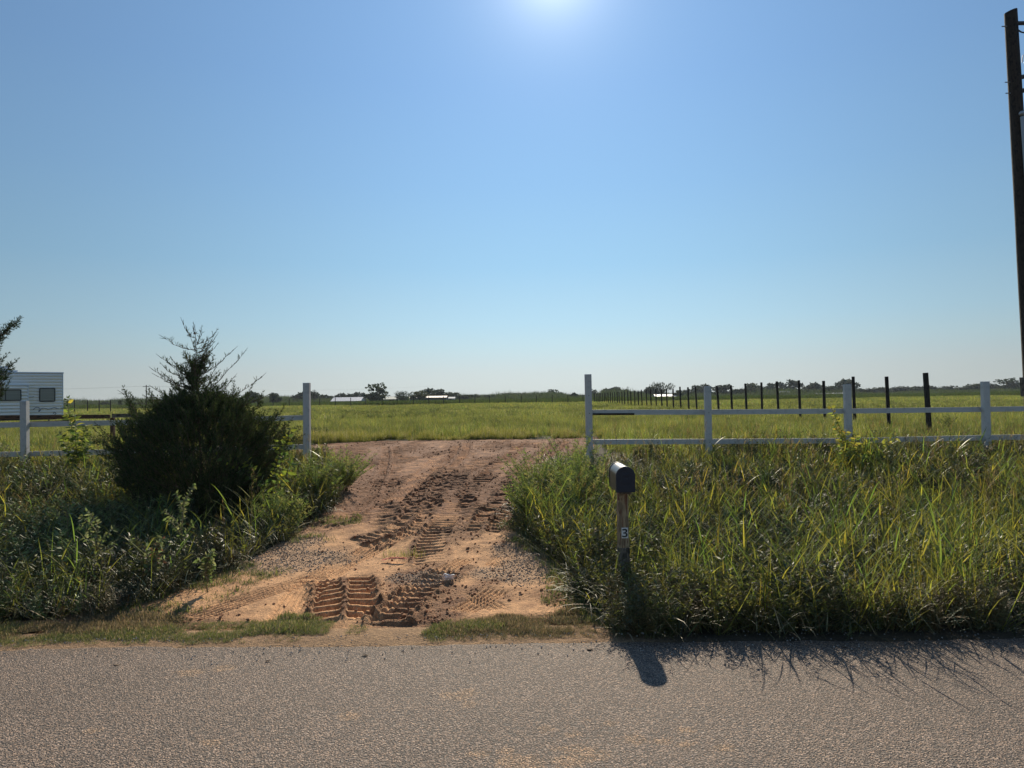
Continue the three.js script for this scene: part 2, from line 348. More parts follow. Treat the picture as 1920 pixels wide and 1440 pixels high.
function driveDetail(x, d) { // height of prints, berms and crumbs over the smooth drive; how stirred up the soil is
  let h = 0.05 * (fbm(x * 0.9 + 4, d * 0.9, 3) - 0.5) + 0.022 * (fbm(x * 4, d * 4, 3) - 0.5), stir = 0, flat = 0;
  const crumb = fbm(x * 17, d * 17, 3);
  for (const t of tracks) {
    const q = onTrack(t, x, d);
    if (!q) continue;
    const [s, a] = q, half = t.w / 2, wob = 0.16 * (noise(s * 5, a * 7 + t.w * 50) - 0.5) * t.w, u = Math.abs(a) + wob * 0.4;
    const ends = smooth(0, 0.18, s) * smooth(0, 0.18, t.len - s), worn = d < 7.5 ? 0.7 + 0.45 * noise(s * 3, t.len) : 0.35 + 0.9 * smooth(0.32, 0.62, fbm(s * 1.6 + t.w * 9, a * 4 + t.len * 3, 3));
    const inside = smooth(half + 0.02, half - 0.03, u) * ends;
    if (t.kind === 'rib') {
      h += inside * (-t.depth + 0.011 * Math.sin(a / 0.052 * 2 * Math.PI) * Math.min(1, worn) + 0.003 * Math.sin(s / 0.03 * 6.28)); flat = Math.max(flat, inside);
    } else {
      const lugged = t.kind === 'lug', v = lugged ? (s + Math.abs(a) * 0.28 + (a > 0 ? 0 : t.pitch * 0.35)) / t.pitch : (s + a * 0.2) / t.pitch;
      const f = v - Math.floor(v) + 0.10 * (noise(s * 9, a * 11) - 0.5), bar = smooth(0.08, 0.2, f) * smooth(0.86, 0.70, f);
      const mid = lugged ? smooth(0.05, 0.02, u) : 0;
      h += inside * ((-t.depth * bar * (1 - mid) * worn) + mid * 0.03 * (0.4 + crumb));
      const berm = smooth(half - 0.03, half + 0.02, u) * smooth(half + 0.13, half + 0.03, u) * ends;
      h += berm * (0.006 + (d < 7.6 ? 0.07 : 0.035) * Math.pow(crumb, 2)) * worn; stir = Math.max(stir, berm * 0.8 * worn, mid * inside * worn, 0.25 * inside * (1 - bar));
    }
  }
  // faint bars left all over the upper drive by the machine's passes
  const pass = smooth(8.6, 9.6, d) * smooth(0.40, 0.62, fbm(x * 1.9 + 8, d * 0.55, 3)), bars = Math.sin((d + 0.12 * noise(x * 3, d * 2) + 0.1 * Math.abs(((x * 1.3) % 1) - 0.5)) / 0.19 * 6.2832);
  h += pass * (1 - flat) * 0.022 * bars * (0.3 + crumb); stir = Math.max(stir, pass * (0.30 - 0.35 * bars) * (1 - flat));
  const churn = smooth(0.50, 0.64, fbm(x * 1.15 + 40, d * 1.0 + 3, 4) + 0.10 * smooth(8.5, 12, d)) * (1 - flat * 0.7);
  h += churn * 0.032 * (fbm(x * 8, d * 8, 4) - 0.45);
  return [h, Math.max(stir, churn * 0.85), flat];
}
const gravelSpots = [[-2.55, 7.75, 0.75, 0.55], [-2.1, 7.9, 0.5, 0.4], [-2.75, 8.5, 0.5, 0.5], [0.15, 7.4, 0.42, 0.75], [0.05, 8.1, 0.35, 0.45], [-0.2, 7.2, 0.3, 0.3], [-0.9, 7.05, 0.4, 0.22]];
function gravelly(x, d) { let s = 0; for (const [a, b, rx, ry] of gravelSpots) s = Math.max(s, smooth(1.15, 0.55, Math.hypot((x - a) / rx, (d - b) / ry) + 0.7 * (fbm(x * 3.2, d * 3.2, 3) - 0.5))); return s; }
function driveHeight(x, d) { return landHeight(x, d) + driveDetail(x, d)[0] * smooth(5.6, 5.9, d) - 0.09 * (1 - inPatch(x, d)) ; }
{
  const ds = [], cols = 430, p = [], c = [], uv = [], idx = [];
  for (let d = 5.5; d < 21.9; d += d < 9 ? 0.0135 : d < 13 ? 0.025 : 0.045) ds.push(d);
  for (const d of ds) {
    const a = leftEdge(d) - 0.65, b = rightEdge(d) + 0.65;
    for (let i = 0; i <= cols; i++) {
      const x = lerp(a, b, i / cols), [dh, stir, flat] = driveDetail(x, d), inn = inPatch(x, d);
      p.push(x, landHeight(x, d) + dh * smooth(5.6, 5.9, d) - 0.09 * (1 - inn), -d); uv.push(x, d);
      const up = smooth(8.4, 10.5, d), n = fbm(x * 2.1, d * 2.1, 4), m = fbm(x * 13, d * 13, 2), moist = smooth(8.6, 11.5, d) * 0.52 + 0.35 * smooth(-1.9, -3.0, x) * smooth(10, 12, d);
      const fine = fbm(x * 7 + 3, d * 9, 3); let dark = clamp(stir * 0.9 + smooth(0.45, 0.68, n + moist * 0.55) * (0.30 + 0.6 * moist) * (1 - flat * 0.6) + 0.5 * (m - 0.5) + up * 1.0 * (smooth(0.40, 0.58, fine) - 0.34));
      const gr = gravelly(x, d), sand = [lerp(0.62, 0.40, up), lerp(0.345, 0.190, up), lerp(0.165, 0.080, up)], wet = [lerp(0.190, 0.205, up), lerp(0.086, 0.088, up), lerp(0.036, 0.036, up)], grit = [0.30, 0.21, 0.14];
      for (let k = 0; k < 3; k++) c.push(lerp(lerp(sand[k], wet[k], dark), grit[k], gr * 0.6) * 1.75);
    }
  }
  const w = cols + 1;
  for (let j = 0; j < ds.length - 1; j++) for (let i = 0; i < cols; i++) { const q = j * w + i; idx.push(q, q + 1, q + w + 1, q, q + w + 1, q + w); }
  const g = new THREE.BufferGeometry();
  g.setAttribute('position', new THREE.Float32BufferAttribute(p, 3)); g.setAttribute('color', new THREE.Float32BufferAttribute(c, 3)); g.setAttribute('uv', new THREE.Float32BufferAttribute(uv, 2));
  g.setIndex(idx); g.computeVertexNormals();
  tag(mesh('dirt_driveway', g, M.dirt), 'reddish dirt driveway pressed with tyre tracks', null, null, 'structure');
}
function groundAt(x, d) { return inPatch(x, d) > 0.5 ? driveHeight(x, d) : landHeight(x, d); }

// ------------------------------------------------------------------ scattered stuff
const dummy = new THREE.Object3D();
function scatter(root, name, geometry, material, places) { // places: {x, y, z, turn, tilt, s, sy, c}
  const im = new THREE.InstancedMesh(geometry, material, places.length);
  places.forEach((q, k) => {
    dummy.position.set(q.x, q.y, q.z); dummy.rotation.set(q.tilt ?? 0, q.turn, q.tilt2 ?? 0, 'YXZ'); dummy.scale.set(q.s, q.sy ?? q.s, q.s); dummy.updateMatrix();
    im.setMatrixAt(k, dummy.matrix); im.setColorAt(k, rgb(...(q.c ?? [1, 1, 1])));
  });
  im.name = name; im.userData.kind = 'stuff'; im.castShadow = im.receiveShadow = true;
  root.add(im);
}
function stuff(name, label) { const g = new THREE.Group(); g.name = name; g.userData = { label, kind: 'stuff' }; scene.add(g); return g; }
function spread(places, n) { const out = Array.from({ length: n }, () => []); places.forEach((p, k) => out[(k * 7 + (k >> 3)) % n].push(p)); return out; }

function stoneShape(seed) {
  const g = new THREE.IcosahedronGeometry(1, 0), p = g.attributes.position, r = makeRandom(seed), seen = {};
  for (let i = 0; i < p.count; i++) {
    const k = [p.getX(i), p.getY(i), p.getZ(i)].map((v) => v.toFixed(2)).join();
    const f = seen[k] ??= [0.65 + 0.6 * r(), 0.45 + 0.4 * r(), 0.65 + 0.6 * r()];
    p.setXYZ(i, p.getX(i) * f[0], p.getY(i) * f[1], p.getZ(i) * f[2]);
  }
  g.computeVertexNormals();
  return g;
}
{
  const r = makeRandom(501), gravel = [], clods = [];
  for (let k = 0; k < 60000 && gravel.length < 5500; k++) {
    const x = lerp(-3.6, 0.8, r()), d = lerp(6.4, 9.6, r());
    if (r() > gravelly(x, d) + 0.015) continue;
    const s = 0.004 + 0.009 * r() * r(), t = 0.14 + 0.34 * r() * r(), w = r();
    gravel.push({ x, y: groundAt(x, d) + s * 0.25, z: -d, turn: r() * 6.28, tilt: r(), s, c: [t * 1.1, t * lerp(0.90, 0.78, w), t * lerp(0.74, 0.52, w)] });
  }
  for (let k = 0; k < 90000 && clods.length < 9000; k++) {
    const d = lerp(5.8, 20.2, Math.pow(r(), 1.3)), x = lerp(leftEdge(d) - 0.1, rightEdge(d) + 0.1, r()), st = driveDetail(x, d)[1];
    if (r() > (st * st + 0.03) * (d > 8.5 ? 0.45 : 1)) continue;
    const s = (0.003 + 0.016 * Math.pow(r(), 5)) * (0.8 + d * 0.03), t = 0.7 + 0.9 * r();
    clods.push({ x, y: groundAt(x, d) + s * 0.3, z: -d, turn: r() * 6.28, tilt: r(), s, c: [0.30 * t, 0.140 * t, 0.064 * t] });
  }
  const a = stuff('gravel', 'grey gravel lying on both sides of the sandy drive');
  spread(gravel, 3).forEach((p, k) => scatter(a, 'gravel_stone', stoneShape(60 + k), M.stone, p));
  const b = stuff('soil_clods', 'crumbs and clods of dark red soil along the tyre tracks');
  spread(clods, 3).forEach((p, k) => scatter(b, 'soil_clod', stoneShape(70 + k), M.stone, p));
  const grit = [];
  for (let k = 0; k < 700; k++) { // loose chips at the road edge
    const x = lerp(-5, 5, r()), e = roadEdge(x), d = e - 0.45 * Math.pow(r(), 2) + 0.12 * r(), s = 0.003 + 0.0045 * r(), t = 0.16 + 0.20 * r();
    grit.push({ x, y: landHeight(x, d) + (d < e ? 0.045 : 0.01), z: -d, turn: r() * 6.28, tilt: r(), s, c: [t, t * 0.9, t * 0.8] });
  }
  scatter(stuff('road_grit', 'loose chips along the broken edge of the road'), 'chip', stoneShape(80), M.stone, grit);
}

// grass and weeds
const green = [0.215, 0.240, 0.035], lush = [0.150, 0.215, 0.038], yellow = [0.33, 0.305, 0.048], straw = [0.48, 0.40, 0.20], brown = [0.20, 0.13, 0.06], dull = [0.11, 0.135, 0.045], grey = [0.20, 0.25, 0.13];
function pick(r, list) { let s = r(); for (const [c, w] of list) { if (s < w) return c; s -= w; } return list[0][0]; }
function fanTuft(seed, n, mix) { // stiff blades fanning out from one crown
  const r = makeRandom(seed), s = new Soup(), own = pick(r, mix), turn = r() * 6.28;
  for (let k = 0; k < n; k++) {
    const az = turn + (r() < 0.7 ? (r() - 0.5) * 3.4 : r() * 6.28), c = tint(r() < 0.75 ? own : pick(r, mix), r), a2 = r() * 6.28;
    s.blade(Math.cos(a2) * 0.035, -0.02, Math.sin(a2) * 0.035, az, 0.10 + 0.95 * r(), 0.05 + 0.75 * r() * r(), 0.24 + 0.66 * r(), 0.005 + 0.0065 * r(), c, 4, (r() - 0.5) * 0.6);
  }
  return s.build();
}
function archTuft(seed, n, mix) { // a few long stems leaning over, leaves set along them
  const r = makeRandom(seed), s = new Soup();
  for (let k = 0; k < n; k++) {
    const az = r() * 6.28, c = tint(pick(r, mix), r), th = 0.15 + 0.55 * r();
    s.blade(0.08 * (r() - 0.5), 0, 0.08 * (r() - 0.5), az, th, 0.2 + 0.9 * r(), 0.75 + 0.35 * r(), 0.007, c, 6);
    const L = 0.55 + 0.35 * r(), tip = [Math.sin(th) * Math.cos(az) * L, Math.cos(th) * L, Math.sin(th) * Math.sin(az) * L];
    s.stick([0, 0, 0], tip, 0.003, 0.0016, c, 3);
    for (let q = 2; q < 7; q++) { const f = q / 7; s.blade(tip[0] * f, tip[1] * f, tip[2] * f, az + (q % 2 ? 1.2 : -1.2) + (r() - 0.5), 0.55 + 0.5 * r(), 0.2 + 0.8 * r(), 0.20 + 0.28 * r(), 0.009 + 0.008 * r(), tint(c, r), 4); }
  }
  return s.build();
}
function featherTuft(seed, stems, leaves, mix, tall = 0.55, len = 0.03) { // wiry stems crowded with small narrow leaves
  const r = makeRandom(seed), s = new Soup();
  for (let k = 0; k < stems; k++) {
    const az = r() * 6.28, th = 0.02 + 0.45 * r(), L = tall * (0.55 + 0.55 * r()), c = pick(r, mix), bx = 0.12 * (r() - 0.5), bz = 0.12 * (r() - 0.5);
    let p = [bx, 0, bz]; const steps = 6, pts = [p];
    for (let q = 0; q < steps; q++) { const a = th + 0.5 * (q / steps) * (r() - 0.2); p = [p[0] + Math.sin(a) * Math.cos(az) * L / steps, p[1] + Math.cos(a) * L / steps, p[2] + Math.sin(a) * Math.sin(az) * L / steps]; pts.push(p); }
    for (let q = 0; q < steps; q++) s.stick(pts[q], pts[q + 1], 0.0018, 0.0012, tint([0.14, 0.12, 0.05], r), 3);
    for (let q = 0; q < leaves; q++) {
      const f = (0.12 + 0.88 * r()) * steps, i = Math.min(steps - 1, Math.floor(f)), t = f - i, o = [0, 1, 2].map((m) => lerp(pts[i][m], pts[i + 1][m], t));
      const a = r() * 6.28, up = 0.1 + 0.9 * r();
      s.needle(o, norm([Math.cos(a), up, Math.sin(a)]), len * (0.6 + 0.9 * r()), len * (0.07 + 0.06 * r()), tint(c, r, 0.35), r() * 3);
    }
  }
  return s.build();
}
function shortTuft(seed, n, len, width, mix, spreadBy = 0.05, th = 0.7) {
  const r = makeRandom(seed), s = new Soup();
  for (let k = 0; k < n; k++) s.blade((r() - 0.5) * 2 * spreadBy, -0.005, (r() - 0.5) * 2 * spreadBy, r() * 6.28, th * r(), 0.3 + 1.1 * r(), len * (0.5 + 0.7 * r()), width * (0.7 + 0.6 * r()), tint(pick(r, mix), r, 0.3), 3);
  return s.build();
}
function matTuft(seed, mix) { // tangle of bent old leaves low in the sward
  const r = makeRandom(seed), s = new Soup();
  for (let k = 0; k < 34; k++) s.blade((r() - 0.5) * 0.4, 0.02 + 0.10 * r(), (r() - 0.5) * 0.4, r() * 6.28, 0.5 + 0.9 * r(), 0.4 + 1.2 * r(), 0.14 + 0.22 * r(), 0.006 + 0.007 * r(), tint(pick(r, mix), r, 0.4), 4);
  return s.build();
}
const inView = (x, d, m) => Math.abs(x) < 0.735 * d + m;
const lime = [0.290, 0.290, 0.036], olive = [0.085, 0.092, 0.026], umber = [0.130, 0.094, 0.034], sage = [0.150, 0.190, 0.058], deep = [0.045, 0.058, 0.022];
const bladeMix = [[lime, 0.42], [[0.165, 0.215, 0.034], 0.46], [[0.36, 0.30, 0.14], 0.05], [[0.27, 0.26, 0.04], 0.08]], matMix = [[olive, 0.34], [umber, 0.30], [deep, 0.26], [[0.34, 0.28, 0.15], 0.10]];
const fanShapes = [1, 2, 3, 4, 5, 6].map((k) => fanTuft(100 + k, 11 + k, bladeMix)), archShapes = [1, 2, 3].map((k) => archTuft(110 + k, 3, bladeMix));
const glossShape = archTuft(120, 4, [[[0.13, 0.16, 0.05], 0.6], [[0.30, 0.29, 0.17], 0.4]]);
function stalkTuft(seed) { // thin dry stalks ending in open seed heads
  const r = makeRandom(seed), s = new Soup();
  for (let k = 0; k < 3; k++) {
    const c = tint([0.24, 0.19, 0.08], r), az = r() * 6.28, th = 0.08 + 0.3 * r(), L = 0.75 + 0.35 * r(), tip = [Math.sin(th) * Math.cos(az) * L, Math.cos(th) * L, Math.sin(th) * Math.sin(az) * L];
    s.stick([0, 0, 0], tip, 0.0026, 0.0014, c, 3);
    for (let q = 0; q < 8; q++) { const f = 0.82 + 0.18 * q / 8, a = r() * 6.28, o = tip.map((v) => v * f); s.needle(o, norm([Math.cos(a) * 0.5 + tip[0], 0.8, Math.sin(a) * 0.5 + tip[2]]), 0.05 + 0.06 * r(), 0.003, c, r() * 3); }
  }
  return s.build();
}
const stalkShapes = [1, 2].map((k) => stalkTuft(130 + k));
const weedShapes = [1, 2, 3, 4].map((k) => featherTuft(140 + k, 9, 30, [[olive, 0.55], [deep, 0.3], [umber, 0.15]], 0.5, 0.05));
const softWeeds = [1, 2].map((k) => featherTuft(146 + k, 8, 30, [[[0.15, 0.175, 0.035], 0.6], [[0.22, 0.21, 0.04], 0.4]], 0.5, 0.045));
const brownWeeds = [1, 2].map((k) => featherTuft(150 + k, 10, 30, [[umber, 0.6], [[0.20, 0.15, 0.05], 0.25], [olive, 0.15]], 0.34, 0.034));
const sageWeeds = [1, 2, 3].map((k) => featherTuft(155 + k, 9, 34, [[sage, 0.55], [olive, 0.25], [deep, 0.2]], 0.6, 0.055));
const matShapes = [1, 2, 3].map((k) => matTuft(160 + k, matMix));

function verge(side, rootName, label, seed) {
  const r = makeRandom(seed), fans = [], arches = [], stalks = [], gloss = [], weeds = [], softs = [], browns = [], sages = [], mats = [];
  const ok = (x, d) => side > 0
    ? x > rightEdge(d) + 0.12 + 0.35 * (fbm(d * 1.1, x, 2) - 0.5) && (d > 5.32 + 0.02 * Math.sin(x * 5) ) && (x > 0.75 || d > 6.2 || d > 5.9 + (0.75 - x) * 2)
    : x < leftEdge(d) - 0.12 + 0.3 * (fbm(d * 1.1, x, 2) - 0.5) && d > 5.95 - 0.12 * (x + 3.2 < -0.5 ? -x - 3.7 : 0);
  const put = (list, count, fn) => {
    for (let k = 0; k < count; k++) {
      const d = lerp(5.3, 14.2, Math.pow(r(), 1.15)), x = side > 0 ? lerp(-0.3, 11.5, r()) : lerp(-11.5, -2.4, r());
      if (!ok(x, d) || !inView(x, d, 1.3)) continue;
      const q = fn(x, d, fbm(x * 0.55 + seed, d * 0.55, 3));
      if (q) list.push({ x, y: landHeight(x, d) - 0.01, z: -d, turn: r() * 6.28, tilt: (r() - 0.5) * 0.3, tilt2: (r() - 0.5) * 0.3, ...q });
    }
  };
  const hue = () => { const t = 0.65 + 0.6 * r(), w = 0.88 + 0.28 * r(); return [t * w, t, t * 0.95]; };
  const bush = (x, d) => Math.hypot((x + 4.5) / 1.2, (d - 10.3) / 1.1) < 1;
  const near = (d) => smooth(6.6, 5.4, d);
  // how high the sward may stand above the road level at a place
  const roof = (x, d) => side > 0
    ? Math.min(table([5.3, 6.2, 7.2, 9, 11, 13, 14.5], [0.55, 0.62, 0.70, 0.66, 0.72, 0.80, 1.0], d), x < 1.75 && d < 6.7 ? table([0.6, 1.25, 1.75], [0.34, 0.34, 0.6], x) : d > 11 && x < 2.4 ? 0.56 : 9) + (d > 10.8 && x > 4.4 && x < 8 ? 0.22 : 0) + 0.16 * (r() - 0.3)
    : table([5.8, 6.6, 7.6, 9, 11, 13, 14.5], [0.30, 0.55, 0.78, 0.80, 0.80, 0.82, 1.0], d) + 0.16 * (r() - 0.3);
  const fit = (x, d, tall, want) => Math.min(want, (roof(x, d) - landHeight(x, d)) / tall);
  const R = side > 0, hollow = (x, d) => smooth(0.50, 0.62, fbm(x * 0.7 + 51, d * 0.9 + 7, 3)) * smooth(6.6, 7.6, d) * smooth(12.4, 11.4, d), shade = (x, d) => R ? 0 : smooth(2.0, 1.2, Math.hypot((x + 4.4) / 1.25, (d - 8.6) / 1.6)); // ground under the juniper's shadow grows less grass
  put(fans, R ? 6800 : 5600, (x, d, n) => { const m = fbm(x * 1.7 + 70, d * 1.7, 3); return !bush(x, d) && r() < smooth(0.36, 0.60, 0.4 * n + 0.6 * m) * (R ? 0.22 + 0.78 * smooth(5.9, 6.9, d) : 0.25 + 0.75 * smooth(7.5, 10, d)) * (1 - 0.8 * shade(x, d)) * (1 - 0.9 * hollow(x, d)) * (R || x > -5.4 || d < 8 ? 1 : 2.2) ? { s: fit(x, d, 0.66, 0.26 + 0.75 * n + 0.55 * r() * r()), c: hue() } : null; });
  put(arches, R ? 1100 : 900, (x, d, n) => !bush(x, d) && r() > shade(x, d) * 0.7 ? { s: fit(x, d, 0.75, 0.65 + 0.4 * r()), c: hue() } : null);
  put(stalks, R ? 620 : 260, (x, d, n) => d > 8.5 && !bush(x, d) ? { s: 0.65 + 0.35 * r(), c: hue() } : null);
  put(gloss, R ? 200 : 70, (x, d, n) => !bush(x, d) && d > 6.6 ? { s: fit(x, d, 0.75, 0.5 + 0.4 * r()), c: hue() } : null);
  put(weeds, R ? 6800 : 4800, (x, d, n) => !bush(x, d) && r() < smooth(0.60, 0.38, fbm(x * 1.2 + 33, d * 1.2, 2)) ? { s: fit(x, d, 0.5, 0.55 + 0.7 * r()), c: hue() } : null);
  put(softs, R ? 4200 : 2000, (x, d, n) => !bush(x, d) && r() > hollow(x, d) && r() < smooth(0.42, 0.6, fbm(x * 0.9 + 12, d * 0.9, 2)) ? { s: fit(x, d, 0.5, 0.5 + 0.6 * r()), c: hue() } : null);
  put(browns, R ? 5200 : 1500, (x, d, n) => r() < 0.12 + 0.88 * smooth(6.9, 5.6, d) ? { s: fit(x, d, 0.36, 0.55 + 0.6 * r()), c: hue() } : null);
  put(sages, R ? 500 : 3600, (x, d, n) => r() < smooth(0.62, 0.40, n) ? { s: fit(x, d, 0.6, 0.65 + 0.6 * r()), c: hue() } : null);
  put(mats, 5200, () => ({ s: 0.6 + 0.55 * r(), c: hue() }));
  const root = stuff(rootName, label);
  spread(fans, 6).forEach((p, k) => scatter(root, 'grass_tuft', fanShapes[k], M.blade, p));
  spread(arches, 3).forEach((p, k) => scatter(root, 'arching_grass', archShapes[k], M.blade, p));
  spread(stalks, 2).forEach((p, k) => scatter(root, 'seed_stalk', stalkShapes[k], M.leaf, p));
  scatter(root, 'shiny_grass_tuft', glossShape, M.glossLeaf, gloss);
  spread(weeds, 4).forEach((p, k) => scatter(root, 'weed', weedShapes[k], M.dullLeaf, p));
  spread(softs, 2).forEach((p, k) => scatter(root, 'soft_weed', softWeeds[k], M.leaf, p));
  spread(browns, 2).forEach((p, k) => scatter(root, 'brown_weed', brownWeeds[k], M.dullLeaf, p));
  spread(sages, 3).forEach((p, k) => scatter(root, 'sage_weed', sageWeeds[k], k ? M.leaf : M.dullLeaf, p));
  spread(mats, 3).forEach((p, k) => scatter(root, 'grass_mat', matShapes[k], M.dullLeaf, p));
}
verge(1, 'right_verge_grass', 'tall backlit grass and weeds filling the verge behind the mailbox', 900);
verge(-1, 'left_verge_grass', 'tall dark grass and weeds filling the verge round the juniper', 950);

{ // low turf between road and driveway, and sprigs creeping over the sand
  const r = makeRandom(640), turf = [], dry = [], shapes = [1, 2, 3].map((k) => shortTuft(200 + k, 26, 0.06, 0.005, [[[0.155, 0.18, 0.04], 0.55], [[0.12, 0.165, 0.035], 0.2], [[0.34, 0.27, 0.14], 0.25]], 0.06, 1.3)), dryShapes = [1, 2].map((k) => shortTuft(210 + k, 26, 0.06, 0.0045, [[[0.155, 0.115, 0.055], 0.55], [[0.27, 0.21, 0.11], 0.2], [[0.14, 0.16, 0.04], 0.25]], 0.06, 1.3));
  for (let k = 0; k < 30000; k++) {
    const x = lerp(-5.2, 1.2, r()), e = roadEdge(x), d = e - 0.02 + 0.85 * Math.pow(r(), 1.2), n = fbm(x * 1.6, d * 2.4, 3);
    const depth = 0.62 + 0.30 * (fbm(x * 1.3, 1.7, 3) - 0.5) - 0.35 * smooth(0.35, 0.05, Math.abs(x + 0.92));
    if (d - e > depth * (0.75 + 0.5 * n) || n < 0.28 + 0.26 * r()) continue;
    if (r() > smooth(0.0, 0.22, d - e) * 0.8 + 0.1 || Math.abs(x + 0.98) < 0.34 * (0.4 + 1.2 * noise(d * 6, x * 5))) continue;
    const b = smooth(0.52, 0.66, fbm(x * 1.1 + 30, d * 1.5, 3) + (x > -0.1 && x < 0.7 ? 0.10 : 0) + (x > -1.9 && x < -1.1 ? 0.05 : 0));
    const t = 0.75 + 0.5 * r();
    (r() < b ? dry : turf).push({ x, y: groundAt(x, d) + 0.005, z: -d, turn: r() * 6.28, s: 0.38 + 0.55 * r() * smooth(-0.05, 0.35, d - e) * smooth(0.36, 0.55, n) + 0.20 * (x > 0.1 ? smooth(0.3, 0.6, d - e) : 0), c: [t, t, t] });
  }
  const creep = [];
  for (let k = 0; k < 1500; k++) { // thin sprigs along the drive's edges and on the left sand
    const d = lerp(6.0, 9.8, r()), left = r() < 0.55, x = left ? leftEdge(d) + 0.75 * Math.pow(r(), 1.6) - 0.2 : rightEdge(d) - 0.35 * Math.pow(r(), 2) + 0.2;
    if (fbm(x * 2.3, d * 2.3, 3) < 0.47) continue;
    const t = 0.7 + 0.5 * r();
    creep.push({ x, y: groundAt(x, d), z: -d, turn: r() * 6.28, s: 0.5 + 0.8 * r(), c: [t, t, t] });
  }
  const root = stuff('roadside_turf', 'short green and browned turf strip along the road edge');
  spread(turf, 3).forEach((p, k) => scatter(root, 'turf_tuft', shapes[k], M.leaf, p));
  spread(dry, 2).forEach((p, k) => scatter(root, 'dry_turf_tuft', dryShapes[k], M.leaf, p));
  spread(creep, 3).forEach((p, k) => scatter(root, 'creeping_sprig', shapes[k], M.leaf, p));
}
{ // the field
  const r = makeRandom(700), near = [], mid = [], far = [], rim = [], dark = [];
  const mix = [[[0.25, 0.255, 0.05], 0.42], [[0.165, 0.205, 0.042], 0.44], [straw, 0.04], [dull, 0.10]];
  const nearShapes = [1, 2, 3, 4].map((k) => shortTuft(300 + k, 34, 0.32, 0.009, mix, 0.10, 1.0));
  const midShapes = [1, 2, 3].map((k) => shortTuft(310 + k, 38, 0.34, 0.016, mix, 0.20, 1.0));
  const farShapes = [1, 2, 3].map((k) => shortTuft(320 + k, 44, 0.38, 0.035, mix, 0.45, 1.0));
  const rimShapes = [1, 2].map((k) => shortTuft(330 + k, 60, 0.46, 0.006, [[green, 0.52], [straw, 0.20], [yellow, 0.28]], 0.10, 0.9));
  const bare = (x, d) => d < farEnd(x) + 0.2 && onDrive(x, d, 0.2) > 0.3 && x > leftEdge(d) - 0.1;
  for (let k = 0; k < 26000; k++) {
    const d = lerp(13.6, 34, Math.sqrt(r())), x = lerp(-27, 27, r());
    if (!inView(x, d, 1) || bare(x, d) || (d < 20.3 && x > leftEdge(d) && x < rightEdge(d))) continue;
    const n = fbm(x * 0.9, d * 0.5, 3), t = 0.35 + 0.95 * n + 0.35 * r();
    const rim1 = x > leftEdge(d) - 0.6 && x < rightEdge(d) + 0.6 ? smooth(-0.2, 2.2, d - farEnd(x)) : 1; if (r() > 0.25 + 0.75 * rim1) continue;
    near.push({ x, y: groundAt(x, d), z: -d, turn: r() * 6.28, s: (0.55 + 0.75 * n + 0.35 * r()) * (0.4 + 0.6 * rim1), c: [t * (0.95 + 0.15 * r()), t, t] });
  }
  for (let k = 0; k < 24000; k++) {
    const d = Math.sqrt(lerp(30 * 30, 66 * 66, r())), x = lerp(-50, 50, r());
    if (!inView(x, d, 2)) continue;
    const n = fbm(x * 0.5, d * 0.22, 3), t = 0.35 + 0.95 * n + 0.35 * r();
    mid.push({ x, y: landHeight(x, d), z: -d, turn: r() * 6.28, s: 0.55 + 0.8 * n + 0.3 * r(), c: [t * (0.95 + 0.15 * r()), t, t] });
  }
  for (let k = 0; k < 22000; k++) {
    const d = Math.sqrt(lerp(62 * 62, 128 * 128, r())), x = lerp(-97, 97, r());
    if (!inView(x, d, 3)) continue;
    const n = fbm(x * 0.25, d * 0.10, 3), t = 0.4 + 0.9 * n + 0.3 * r();
    far.push({ x, y: landHeight(x, d), z: -d, turn: r() * 6.28, s: 0.6 + 0.8 * n + 0.3 * r(), c: [t * (0.95 + 0.15 * r()), t, t * 0.95] });
  }
  for (let k = 0; k < 1500; k++) { // paler tufts hanging over the far rim of the dirt
    const x = lerp(-7, 3, r()), d = farEnd(x) + 0.15 + 1.5 * Math.pow(r(), 1.5), n = fbm(x * 1.4, d * 0.6, 2);
    if (n < 0.40) continue;
    const t = 0.75 + 0.4 * r();
    rim.push({ x, y: landHeight(x, d), z: -d, turn: r() * 6.28, s: (0.40 + 1.1 * (n - 0.38) + 0.2 * r()) * smooth(-0.3, 0.7, d - farEnd(x)), c: [t, t, t] });
  }
  const blades = [];
  for (let k = 0; k < 1500; k++) { // longer yellow blades just behind the fences
    const d = lerp(13.6, 18, r()), x = r() < 0.7 ? lerp(2.2, 13, r()) : lerp(-13, -5, r());
    if (!inView(x, d, 1) || fbm(x * 0.8, d * 0.8, 2) < 0.45) continue;
    const t = 0.8 + 0.4 * r(); blades.push({ x, y: landHeight(x, d), z: -d, turn: r() * 6.28, s: 0.5 + 0.35 * r(), c: [t, t, t] });
  }
  const clumps = [], clumpShapes = [1, 2].map((k) => featherTuft(347 + k, 16, 34, [[[0.15, 0.18, 0.04], 0.6], [[0.09, 0.12, 0.03], 0.4]], 0.45, 0.07));
  for (let k = 0; k < 2600; k++) { // bushier weeds dotted through the pasture
    const d = Math.sqrt(lerp(20 * 20, 70 * 70, r())), x = lerp(-52, 52, r());
    if (!inView(x, d, 1) || bare(x, d) || (d < 22.5 && x > -7 && x < 2.6) || fbm(x * 0.35 + 5, d * 0.2, 3) < 0.47) continue;
    const t = 0.7 + 0.5 * r(); clumps.push({ x, y: landHeight(x, d), z: -d, turn: r() * 6.28, s: (0.7 + 0.5 * r()) * (1 + d * 0.006), sy: 0.65 + 0.35 * r(), c: [t, t, t] });
  }
  const darkShape = featherTuft(345, 14, 60, [[[0.05, 0.07, 0.03], 1]], 0.6, 0.05);
